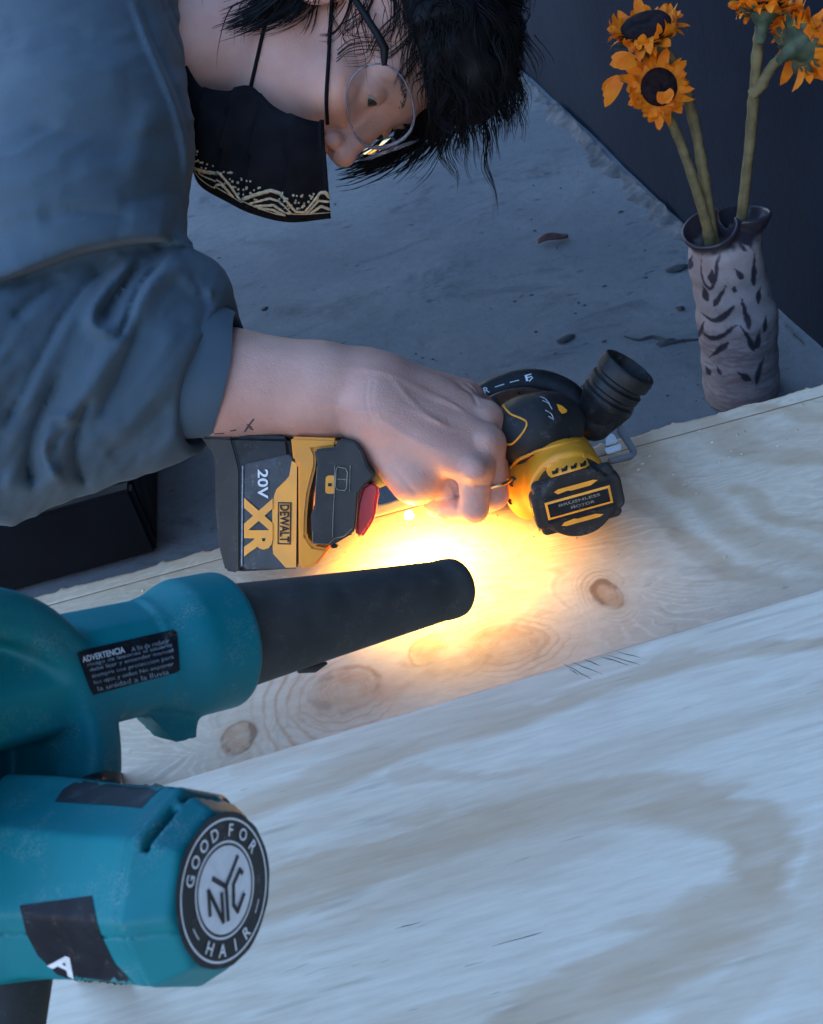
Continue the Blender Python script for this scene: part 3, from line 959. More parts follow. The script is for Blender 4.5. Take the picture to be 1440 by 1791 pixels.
    def ring_obj(name, r0, r1, z, mat, par, wob=0.0, n=72):
        v, f = [], []
        for k in range(n):
            a = 2 * math.pi * k / n
            w1 = r1 * (1 + wob * (math.sin(5 * a + 1) * 0.4 + math.sin(11 * a) * 0.35 + math.sin(17 * a + 2) * 0.3))
            v += [cp(r0 * math.cos(a), r0 * math.sin(a), z), cp(w1 * math.cos(a), w1 * math.sin(a), z)]
        f = [(2 * k, 2 * k + 1, (2 * k + 3) % (2 * n), (2 * k + 2) % (2 * n)) for k in range(n)]
        if r0 == 0:
            f = [tuple(2 * k + 1 for k in range(n))]
        return mk(name, W(v), fix_winding(np.array(v), f), mat, par, False)
    zs = 0.0008
    R_ = 0.0422
    M_stk = pbr('sticker_black', (0.022, 0.021, 0.022), 0.42, 0.25, 60, 0.06, 500, dust=0.3)
    M_stw = pbr('sticker_white', (0.86, 0.86, 0.85), 0.45, 0.05, 200, 0)
    st = ring_obj('round_sticker', 0, R_, zs, M_stk, t, 0.014)
    ring_obj('sticker_ring', R_ * 0.895, R_ * 0.925, zs + 0.0003, M_stw, st)
    ring_obj('sticker_ring', R_ * 0.60, R_ * 0.63, zs + 0.0003, M_stw, st)
    ring_obj('sticker_disc', 0, R_ * 0.565, zs + 0.0003, M_stw, st)
    def put(s, x, y, hgt, rot, mat, bold=0.0, z=zs + 0.0006, wid=None):
        v, f = glyphs(s, bold)
        k = hgt if wid is None else wid / (v[:, 0].max() - v[:, 0].min())
        c_, s_ = math.cos(rot), math.sin(rot)
        vx, vy = v[:, 0] * (k if wid else hgt), v[:, 1] * hgt
        gx = x + vx * c_ - vy * s_; gy = y + vx * s_ + vy * c_
        p = np.array([cp(sgn * a, b_, z) for a, b_ in zip(gx, gy)])
        return list(p), fix_winding(p, f)
    parts = []
    rr = R_ * 0.765
    for word, a0, a1, flip in (('GOOD', 158, 102, False), ('FOR', 76, 33, False), ('HAIR', 238, 300, True)):
        for i, ch in enumerate(word):
            a = rad(a0 + (a1 - a0) * i / (len(word) - 1))
            parts.append(put(ch, rr * math.cos(a), rr * math.sin(a), 0.0070, (a + math.pi / 2) if flip else (a - math.pi / 2), M_stw, 0.02))
        v, f = join(parts[-len(word):])
        mk('sticker_lettering', W(v), f, M_stw, st, False)
    # dashes
    parts = []
    for a0 in (204, 218), (322, 336):
        pts_i = [(0.0325 * math.cos(rad(a)), 0.0325 * math.sin(rad(a))) for a in np.linspace(a0[0], a0[1], 6)]
        vv = []
        for x, y in pts_i:
            vv += [cp(sgn * x * 0.985, y * 0.985, zs + 0.0004), cp(sgn * x * 1.01, y * 1.01, zs + 0.0004)]
        ff = [(2 * k, 2 * k + 1, 2 * k + 3, 2 * k + 2) for k in range(5)]
        mk('sticker_dash', W(vv), fix_winding(np.array(vv), ff), M_stw, st, False)
    # the NYC monogram as strokes
    def stroke(pts_, wd):
        vv, ff = [], []
        pts_ = np.array(pts_, float)
        for i in range(len(pts_) - 1):
            d_ = nrm(pts_[i + 1] - pts_[i]); nn_ = np.array([-d_[1], d_[0]]) * wd / 2
            o_ = len(vv)
            zz = zs + 0.0007 + 0.00005 * i
            for q in (pts_[i] - d_ * wd * 0.3 + nn_, pts_[i + 1] + d_ * wd * 0.3 + nn_, pts_[i + 1] + d_ * wd * 0.3 - nn_, pts_[i] - d_ * wd * 0.3 - nn_):
                vv.append(cp(sgn * q[0], q[1], zz))
            ff.append((o_, o_ + 1, o_ + 2, o_ + 3))
        return vv, fix_winding(np.array(vv), ff)
    k = 0.0011
    parts = [stroke([(-10 * k, 8 * k), (0, 1.5 * k), (0, -15 * k)], 0.0028), stroke([(0, 1.5 * k), (11 * k, 14 * k)], 0.0026),
             stroke([(-14 * k, -9 * k), (-14 * k, 3 * k), (-4 * k, -15 * k), (-4 * k, -1 * k)], 0.0027),
             stroke([(14 * k, 5 * k), (12 * k, 7 * k), (6 * k, 1 * k), (5 * k, -9 * k), (8 * k, -13 * k), (14 * k, -6 * k)], 0.0027)]
    v, f = join(parts); mk('sticker_monogram', W(v), f, M_stk, st, False)
    # scuffed black label on the upper facet
    b = NB('scuffed_label')
    c = b.mix(b.math('MULTIPLY', b.ramp(b.noise(60, 6, 0.7, stretch=(1, 4, 1)), 0.5, 0.75), 0.55), (0.010, 0.011, 0.014), (0.12, 0.13, 0.14))
    m_sc = b.done(c, 0.5, 0, 0.5)
    decal('top_label', body_l, [(95, 1402), (110, 1380), (150, 1356), (185, 1348), (250, 1356), (318, 1358), (290, 1372), (262, 1396), (248, 1413), (190, 1408)], m_sc, t, 0.0006, 12)
    side = decal('side_label', body_l, [(34, 1584), (160, 1567), (168, 1610), (178, 1640), (200, 1685), (234, 1722), (200, 1730), (150, 1722), (100, 1705), (66, 1672), (46, 1634)], M_label, t, 0.0006, 12)
    text_px('side_lettering', 'A', (112, 1688), 30, 52, 26, (body_l, 0.4), M_white, side, 0.03, 0.0012)
    # warning label on the duct
    lab = decal('warning_label', body_l, [(134, 1142), (150, 1136), (303, 1101), (310, 1106), (315, 1172), (308, 1177), (163, 1216), (155, 1200)], M_label, t, 0.0006, 10)
    text_px('warning_lettering', 'ADVERTENCIA', (181, 1145), 11, 76, -13.5, (body_l, 0.4), M_white, lab, 0.02, 0.0012)
    words = ['use siempre lentes', 'no exponga a la lluvia', 'lea el manual', 'mantenga lejos', 'de las manos', 'antes de usar']
    rows = [(226, 1137, 8, 1.0, 300), (148, 1165, 0, 1, 306), (152, 1174, 0, 1, 308), (156, 1185, 0, 1, 309), (160, 1196, 0, 1, 309), (166, 1206, 0, 1, 300)]
    r_ = random.Random(3)
    sl_ = -0.24
    parts = []
    lines = ['A fin de reducir', 'riesgo de lesiones el usuario', 'debe leer y entender manual', 'siempre use proteccion para', 'los ojos y oidos No exponer', 'la unidad a la lluvia']
    for (x0, y0, _, _, x1), s_ in zip(rows, lines):
        v, f = glyphs(s_, 0.004)
        v = v * np.array([(x1 - x0 - 6) / (v[:, 0].max() - v[:, 0].min()), 8.6])
        xm = (x0 + x1) / 2; ym = y0 + sl_ * (xm - x0)
        a = math.atan(sl_)
        x = xm + v[:, 0] * math.cos(a) + v[:, 1] * math.sin(a); y = ym + v[:, 0] * math.sin(a) - v[:, 1] * math.cos(a)
        cc = trace(body_l, x, y, off=0.0012)
        parts.append((list(cc), fix_winding(cc, f)))
    v, f = join(parts); mk('warning_lettering', W(v), f, M_grey, lab, False)
    # grip leaving the frame at the bottom left
    h0 = V(60, 1640, 0.745)
    def grip(p):
        d = rc(p, V(30, 1600, 0.60), V(-30, 1960, 0.56), 0.021, 0.021)
        return d + 0.0008 * np.sin((p[:, 1]) * 900) * (p[:, 1] > 0.26)
    sdf_obj('grip', grip, np.array([-0.245, 0.16, 0.50]), np.array([-0.13, 0.33, 0.66]), 0.0018, M_rub, t)
    # pale glue spot on the edge of the cap, as on the real one
make_blower()

# ------------------------------------------------------------------ yellow and black saw
def make_saw():
    t = thing('circular_saw', 'yellow and black cordless saw gripped in the right hand', 'circular saw', W(V(740, 960, 1.06)))
    z8 = lambda pts: [(340 + x / 4.0, 740 + y / 4.0) for x, y in pts]
    z3 = lambda pts: [(780 + x / 3.789, 580 + y / 3.789) for x, y in pts]
    # battery
    def bd(x, y):      # face leans a little: left edge farther away
        return 1.015 + 0.00012 * (545 - x) + 0.00003 * (y - 880)
    bat = prism('battery', z8([(150, 90), (300, 85), (660, 95), (690, 300), (735, 1020), (300, 1045), (215, 1030), (170, 860), (152, 500)]), lambda x, y: bd(x, y) + 0.003, 0.058, M_blk, t, 0.004, (0.05, -0.1, 1), 1.0, 3)
    prism('battery_end_cap', z8([(40, 95), (150, 98), (262, 105), (300, 240), (322, 330), (322, 1030), (300, 1050), (215, 1035), (172, 870), (146, 620), (140, 240), (110, 190)]), lambda x, y: bd(x, y) + 0.0005, 0.052, M_rub, bat, 0.0045, (0.05, -0.1, 1), 0.97, 3)
    M_grn = pbr('battery_face', (0.020, 0.020, 0.020), 0.5, 0.2, 50, 0.15, 700, dust=0.4)
    face = prism('battery_face', z8([(345, 300), (360, 285), (670, 215), (700, 262), (722, 292), (722, 1018), (350, 1022), (340, 1000)]), bd, 0.006, M_grn, bat, 0.0012)
    fd = lambda x, y: bd(x, y) - 0.0006
    prism('yellow_label', z8([(682, 264), (712, 280), (718, 300), (712, 1010), (640, 1012), (552, 915), (548, 868), (545, 580), (560, 500), (575, 462), (640, 400), (664, 370)]), fd, 0.0008, M_yelprint, face, 0)
    text_px('xr_lettering', 'XR', (340 + 448 / 4, 740 + 728 / 4), 50, 103, 90, lambda x, y: fd(x, y) - 0.0002, M_yelprint, face, 0.055)
    text_px('voltage_lettering', '20V', (340 + 480 / 4, 740 + 426 / 4), 18.5, 51, 90, fd, M_white, face, 0.02)
    fr = z8([(585, 553), (680, 555), (674, 850), (582, 848)]); fi = z8([(592, 562), (671, 563), (666, 841), (590, 840)])
    vv = [V(x, y, fd(x, y) - 0.0007) for x, y in fr + fi]
    mk('brand_frame', W(vv), fix_winding(np.array(vv), [(i, (i + 1) % 4, 4 + (i + 1) % 4, 4 + i) for i in range(4)]), M_label, face, False)
    text_px('brand_lettering', 'DEWALT', (340 + 631 / 4, 740 + 702 / 4), 16.5, 66, 90, lambda x, y: fd(x, y) - 0.0006, M_label, face, 0.025)
    prism('face_line', z8([(333, 300), (342, 300), (336, 1000), (326, 1000)]), lambda x, y: bd(x, y) - 0.0004, 0.001, M_grey, bat, 0)
    # yellow foot that the battery slides on
    foot = prism('yellow_foot', z8([(672, 96), (1000, 108), (992, 168), (835, 186), (850, 220), (850, 300), (800, 500), (786, 640), (782, 790), (830, 862), (945, 880), (855, 1002), (770, 1018), (728, 1020), (724, 290), (690, 262)]), lambda x, y: 1.012, 0.060, M_yel, t, 0.0025, (0.05, -0.12, 1), 1.0, 2)
    # rubber base of the handle
    base = prism('handle_base', z8([(838, 188), (985, 172), (1010, 110), (1130, 128), (1180, 200), (1212, 300), (1268, 370), (1200, 425), (1145, 500), (1132, 700), (1112, 775), (1062, 800), (985, 845), (962, 858), (825, 848), (818, 755), (812, 640), (838, 590), (862, 300)]), 1.000, 0.055, M_rub, t, 0.004, (0.02, -0.1, 1), 1.0, 3)
    bdp = lambda x, y: 1.000 - 0.0005
    M_edge = pbr('worn_edge', (0.20, 0.19, 0.15), 0.6, 0.3, 200, 0)
    def line(name, pts, r, mat, par, d):
        p = [V(x, y, d) for x, y in z8(pts)]
        return tube(name, p, S(r, d), mat, par, 6)
    line('seam_line', [(983, 300), (982, 480), (972, 640), (968, 800)], 0.7, M_edge, base, 0.9995)
    line('seam_line', [(860, 300), (842, 580)], 0.6, M_edge, base, 0.9998)
    line('seam_line', [(1092, 295), (1086, 480)], 0.8, M_edge, base, 0.9995)
    line('seam_line', [(830, 755), (828, 840), (940, 848), (975, 810), (1050, 790), (1102, 740)], 0.7, M_edge, base, 0.9998)
    prism('lock_icon', z8([(920, 380), (935, 366), (980, 366), (980, 494), (928, 494), (916, 480)]), 0.9994, 0.002, M_yelprint, base, 0.0004)
    prism('lock_keyhole', z8([(935, 420), (962, 420), (962, 442), (935, 442)]), 0.9990, 0.001, M_blk, base, 0)
    a = z8([(1005, 305), (1060, 318), (1072, 345), (1066, 455), (1050, 472), (1000, 465), (988, 445), (992, 325)])
    vv = [V(x, y, 0.9992) for x, y in a]; cc = np.mean(vv, 0)
    tube('icon_outline', [0.9995 * p for p in vv + [vv[0]]], S(1.0, 1.0), M_edge, base, 6)
    line('icon_outline', [(1000, 392), (1060, 395)], 0.8, M_edge, base, 0.9993)
    prism('base_notch', z8([(950, 850), (1005, 845), (1005, 872), (985, 878), (948, 872)]), 1.004, 0.02, M_blk, base, 0.001)
    # handle running under the hand to the motor, and the red trigger
    def grip(p):
        d = rc(p, V(612, 826, 1.035), V(740, 785, 1.045), S(44, 1.03), S(38, 1.04))
        d = smin(d, rc(p, V(740, 775, 1.045), V(900, 770, 1.05), S(30, 1.04), S(44, 1.04)), 0.006)
        return d
    sdf_obj('handle', grip, V(560, 740, 0.99), V(960, 880, 1.09), 0.0022, M_rub, t)
    prism('trigger', [(633, 852), (648, 842), (661, 846), (664, 858), (659, 880), (657, 903), (645, 925), (632, 942), (622, 938), (622, 905), (625, 880)], 1.012, 0.018, M_red, t, 0.004, seg=3)
    # motor: the drum axis points towards the viewer and down
    C = nrm((0.10, 0.40, -0.91))
    cu = nrm(np.array([0.955, -0.27, 0.0]) - C * (np.array([0.955, -0.27, 0.0]) @ C))
    cv = np.cross(C, cu)
    if cv[1] < 0: cv = -cv
    cc0 = V(1013, 880, 0.985)                       # centre of the cap face
    def mp(x, y, z): return cc0 + cu * S(x, 1.0) + cv * S(y, 1.0) + C * S(z, 1.0)
    def drumbox(p, z0, z1, hx, hy, rd, cx=0, cy=0):
        q = p - cc0
        x = np.abs(q @ cu - S(cx, 1)) - S(hx, 1) + S(rd, 1); y = np.abs(q @ cv - S(cy, 1)) - S(hy, 1) + S(rd, 1)
        d2 = np.hypot(np.maximum(x, 0), np.maximum(y, 0)) + np.minimum(np.maximum(x, y), 0) - S(rd, 1)
        z = q @ C
        dz = np.abs(z - S((z0 + z1) / 2, 1)) - S((z1 - z0) / 2, 1)
        return smax(d2, dz, S(5, 1))
    def rdisc(p, z0, z1, r, cx=0, cy=0, k=5):
        q = p - cc0
        r_ = np.hypot(q @ cu - S(cx, 1), q @ cv - S(cy, 1)) - S(r, 1)
        z = q @ C
        return smax(r_, np.abs(z - S((z0 + z1) / 2, 1)) - S((z1 - z0) / 2, 1), S(k, 1))
    def capf(p):
        d = rdisc(p, -70, -2, 66, 0, 0, 6)
        d = smin(d, drumbox(p, -34, -3, 80, 34, 14), S(3, 1))
        d = smin(d, drumbox(p, -30, -8, 72, 50, 10, 0, 0), S(3, 1))
        return d
    lo, hi = V(860, 700, 0.93), V(1130, 980, 1.12)
    cap = sdf_obj('motor_cap', capf, lo, hi, 0.0013, M_blk, t)
    def yelf(p):
        d = rdisc(p, -190, -52, 76, -4, 2, 8)
        d = smin(d, ellp(p, V(925, 850, 1.05), np.eye(3), (S(45, 1), S(62, 1), S(60, 1))), S(10, 1))
        return d
    yel = sdf_obj('motor_housing', yelf, V(850, 720, 0.95), V(1110, 980, 1.16), 0.0014, M_yel, t)
    # vent panel with four slots
    vp = z3([(628, 850), (645, 830), (890, 765), (905, 775), (952, 885), (930, 900), (700, 968), (680, 955)])
    allm = lambda p: np.minimum(capf(p), yelf(p))
    ven = decal('vent_panel', allm, vp, M_yel, cap, 0.0035, 8, 0.9)
    for k in range(4):
        x, y = 725 + 62 * k, 930 - 17 * k
        decal('vent_slot', allm, z3([(x - 22, y - 8), (x - 6, y - 6), (x + 12, y - 28), (x + 22, y - 24), (x + 18, y + 6), (x - 18, y + 18)]), M_label, ven, 0.0045, 8, 0.9)
    # front of the cap: framed name plate and two yellow bars
    def flat(name, x0, y0, x1, y1, z, mat, par, slant=0):
        q = [mp(x0, y0, z), mp(x1, y0, z), mp(x1 - slant, y1, z), mp(x0 + slant, y1, z)]
        return mk(name, W(q), fix_winding(np.array(q), [(0, 1, 2, 3)]), mat, par, False)
    def frame(name, x0, y0, x1, y1, w_, z, mat, par):
        o_ = [(x0, y0), (x1, y0), (x1, y1), (x0, y1)]; i_ = [(x0 + w_, y0 + w_), (x1 - w_, y0 + w_), (x1 - w_, y1 - w_), (x0 + w_, y1 - w_)]
        q = [mp(a, b, z) for a, b in o_] + [mp(a, b, z + 1.2) for a, b in i_]
        return mk(name, W(q), fix_winding(np.array(q), [(k, (k + 1) % 4, 4 + (k + 1) % 4, 4 + k) for k in range(4)]), mat, par, False)
    pl = flat('name_plate', -57, -17, 57, 15, 0.2, M_label, cap)
    frame('plate_frame', -58, -18, 58, 16, 4.2, 0.8, M_yelprint, cap)
    v1, f1 = glyphs('BRUSHLESS', 0.0); 
    def cap_text(s, x, y, h_, wd):
        v, f = glyphs(s, 0.01)
        v = v * np.array([wd / (v[:, 0].max() - v[:, 0].min()), h_])
        q = np.array([mp(x + a, y - b, 0.9) for a, b in v])
        return list(q), fix_winding(q, f)
    v, f = join([cap_text('BRUSHLESS', 2, -6, 5, 74), cap_text('MOTOR', 6, 4, 5, 42)])
    mk('plate_lettering', W(v), f, M_edge, pl, False)
    def bar(y0, y1, x0, x1, sh):
        q = [mp(x0, y0, 0.3), mp(x0 + 8, y0 - sh, 0.3), mp(x1 - 8, y0 - sh, 0.3), mp(x1, y0, 0.3), mp(x1 - 14, y1, 0.3), mp(x0 + 30, y1, 0.3), mp(x0 + 24, y1 - 2, 0.3), mp(x0 + 6, y1, 0.3)]
        mk('cap_bar', W(q), fix_winding(np.array(q), [tuple(range(8))]), M_yelprint, cap, False)
    bar(-33, -27, -38, 40, 3); bar(33, 28, -38, 38, -3)
    # dark recessed channels across the cap
    for y_ in (-24, 22):
        q = [mp(-60, y_ - 2.4, 0.1), mp(62, y_ - 2.4, 0.1), mp(60, y_ + 2.4, 0.1), mp(-58, y_ + 2.4, 0.1)]
        mk('cap_groove', W(q), fix_winding(np.array(q), [(0, 1, 2, 3)]), M_label, cap, False)
    tube('cap_edge', [mp(-79, -12, -8), mp(-76, 36, -10)], S(2.2, 1), M_yelprint, cap, 8)
    # upper gear housing, black, with yellow piping
    def gear(p):
        B = np.stack([nrm((0.93, -0.2, 0.3)), nrm((0.25, 0.95, 0.1)), nrm((-0.3, 0.0, 0.95))])
        d = ellp(p, V(944, 752, 1.045), B, (S(84, 1.04), S(66, 1.04), S(62, 1.04)))
        d = smin(d, rc(p, V(850, 790, 1.055), V(910, 745, 1.05), S(34, 1.04), S(48, 1.04)), S(18, 1))
        return d
    ge = sdf_obj('gear_housing', gear, V(800, 650, 0.95), V(1050, 850, 1.14), 0.0015, M_blk, t)
    allg = lambda p: np.minimum(np.minimum(gear(p), yelf(p)), capf(p))
    def piping(pts, r):
        xy = np.array(smooth_path(z3(pts), 6))
        c = trace(allg, xy[:, 0], xy[:, 1], 0.9, off=0.0006)
        return c, r
    c, r_ = piping([(372, 452), (385, 495), (430, 545), (500, 575), (535, 600), (528, 640), (490, 695), (440, 742), (400, 748)], 2.0)
    tube('yellow_piping', c, S(2.0, 1.0), M_yelprint, ge, 8)
    c, r_ = piping([(430, 905), (480, 850), (540, 822), (600, 795), (740, 755), (880, 725)], 2.0)
    tube('yellow_piping', c, S(3.2, 1.0), M_yel, ge, 8)
    decal('top_badge', allg, z3([(735, 478), (770, 490), (805, 520), (800, 535), (770, 545), (750, 520)]), M_yelprint, ge, 0.0012, 6, 0.9)
    for pts in ([(625, 430), (660, 445), (690, 480)], [(640, 455), (680, 475), (705, 515)], [(660, 520), (700, 545), (715, 585)], [(680, 560), (712, 580)]):
        xy = np.array(smooth_path(z3(pts), 4)); c = trace(allg, xy[:, 0], xy[:, 1], 0.9, off=0.0003)
        tube('scuffed_print', c, S(1.0, 1.0), M_grey, ge, 5)
    for x, y, rx in ((450, 1000, 9), (432, 1128, 5), (575, 805, 6), (955, 690, 8), (805, 700, 4)):
        px_, py_ = z3([(x, y)])[0]
        c = trace(allg, [px_], [py_], 0.9)[0]
        lathe('screw', c, C, [(-0.004, S(rx, 1)), (0.0006, S(rx, 1)), (0.0012, S(rx * .7, 1)), (-0.0006, S(rx * .55, 1))], M_guard if x != 450 else M_rub, ge, 14)
    # blade guard behind, with white marks
    gp = smooth_path([V(826, 712, 1.095), V(860, 688, 1.095), V(905, 672, 1.095), V(950, 672, 1.095), V(992, 690, 1.095), V(1020, 722, 1.095)], 5)
    def guard(p):
        d = np.full(len(p), 1e9)
        for i in range(len(gp) - 1):
            d = np.minimum(d, rc(p, gp[i], gp[i + 1], S(25, 1.09), S(25, 1.09)))
        return d
    gd = sdf_obj('blade_guard', guard, V(770, 630, 1.04), V(1070, 780, 1.15), 0.0018, M_guard, t)
    for s_, c, h_, l_, r_ in (('F', (925, 660), 11, 12, -15), ('R', (851, 682), 11, 10, -17)):
        text_px('guard_lettering', s_, c, h_, l_, r_, (guard, 0.9), M_white, gd, 0.02, 0.001)
    for a, b_ in (((908, 665), (892, 669)), ((882, 672), (866, 677)), ((932, 660), (926, 667))):
        c = trace(guard, [a[0], b_[0]], [a[1], b_[1]], 0.9, off=0.0005)
        tube('guard_lettering', c, S(1.2, 1.05), M_white, gd, 6)
    # ribbed dust port
    O1 = V(1103, 640, 1.055)
    ax = nrm((0.50, -0.74, -0.40))
    k = S(1, 1.055)
    prof = [(-118, 26), (-106, 33), (-92, 36), (-80, 40), (-74, 44), (-66, 44), (-62, 39.5), (-56, 39.5), (-52, 44.5), (-40, 44.5), (-36, 40), (-30, 40.5), (-26, 45.5), (-8, 46), (-2, 45), (0, 43), (0, 37.5), (-12, 35.5), (-60, 30)]
    prof = [(a * k, b_ * k * 1.12) for a, b_ in prof]
    dp = lathe('dust_port', O1, ax, prof, M_guard, t, 44, True, 40)
    def neck(p):
        d = rc(p, V(1040, 738, 1.08), V(1066, 705, 1.075), S(34, 1.07), S(44, 1.07))
        return smin(d, rc(p, V(1000, 730, 1.08), V(1040, 735, 1.08), S(24, 1.07), S(26, 1.07)), 0.006)
    sdf_obj('port_neck', neck, V(960, 660, 1.03), V(1120, 790, 1.13), 0.002, M_guard, t)
    # metal shoe bracket beside the cut
    def flatbar(name, pts, wd, th, d, mat):
        return prism(name, pts, d, th, mat, t, 0.0008, (0.0, 0.35, 0.95))
    M_shoe = pbr('shoe_metal', (0.10, 0.11, 0.12), 0.42, 0.2, 60, 0.1, 500, metal=0.6)
    flatbar('shoe_arm', z3([(1138, 600), (1170, 612), (1262, 768), (1272, 800), (1258, 822), (1215, 838), (1208, 812), (1228, 800), (1226, 785), (1140, 660)]), 0, 0.004, 1.085, M_shoe)
    flatbar('shoe_arm', z3([(1072, 838), (1200, 806), (1240, 800), (1260, 815), (1240, 836), (1096, 868)]), 0, 0.005, 1.082, M_shoe)
    flatbar('shoe_lug', z3([(1050, 772), (1160, 738), (1170, 782), (1072, 812)]), 0, 0.004, 1.083, M_steel)
    flatbar('shoe_lug', z3([(1060, 700), (1085, 672), (1110, 672), (1130, 700), (1142, 735), (1062, 758)]), 0, 0.004, 1.081, M_steel)
    # shoe plate and blade, mostly hidden behind the motor
    bm = bmesh.new(); bmesh.ops.create_cube(bm, size=1)
    for v in bm.verts:
        v.co = Vector((0.100 + v.co.x * 0.115, 0.895 + v.co.y * 0.030, ZP + 0.004 + v.co.z * 0.004))
    mkbm('shoe_plate', bm, M_shoe, t, True, 40, camspace=False)
    by = back_edge(0.10) - KERF - 0.0011
    prof = [(-0.0005, 0.012), (-0.0005, 0.055), (0.0005, 0.055), (0.0005, 0.012)]
    lathe('blade', (0.105, by, ZP + 0.038), (0, 1, 0), prof, M_steel, t, 48, True, 30, camspace=False)
    # work light under the handle
    lp = V(718, 910, 1.030)
    b = NB('lamp_lens')
    e = b.n('ShaderNodeEmission'); e.inputs[0].default_value = (1, 0.72, 0.33, 1); e.inputs[1].default_value = 1.5
    b.l(e.outputs[0], b.out.inputs['Surface'])
    dn = nrm(toC(CAM + np.array([0, 0, -1.0])) )
    lathe('work_light', lp - dn * 0.012, dn, [(0.004, 0.003), (0.008, 0.004), (0.0085, 0.0035)], b.m, t, 16)
    li = bpy.data.lights.new('work_light_beam', 'SPOT')
    li.spot_size = rad(155); li.spot_blend = 0.5
    li.energy = LED_POWER; li.color = (1.0, 0.64, 0.10); li.shadow_soft_size = 0.008
    lo_ = bpy.data.objects.new('work_light_beam', li); COL.objects.link(lo_)
    lo_.location = tuple(W(lp + dn * 0.004))
    lo_.rotation_euler = Vector((-0.12, 0.05, 1.0)).to_track_quat('Z', 'Y').to_euler()
make_saw()
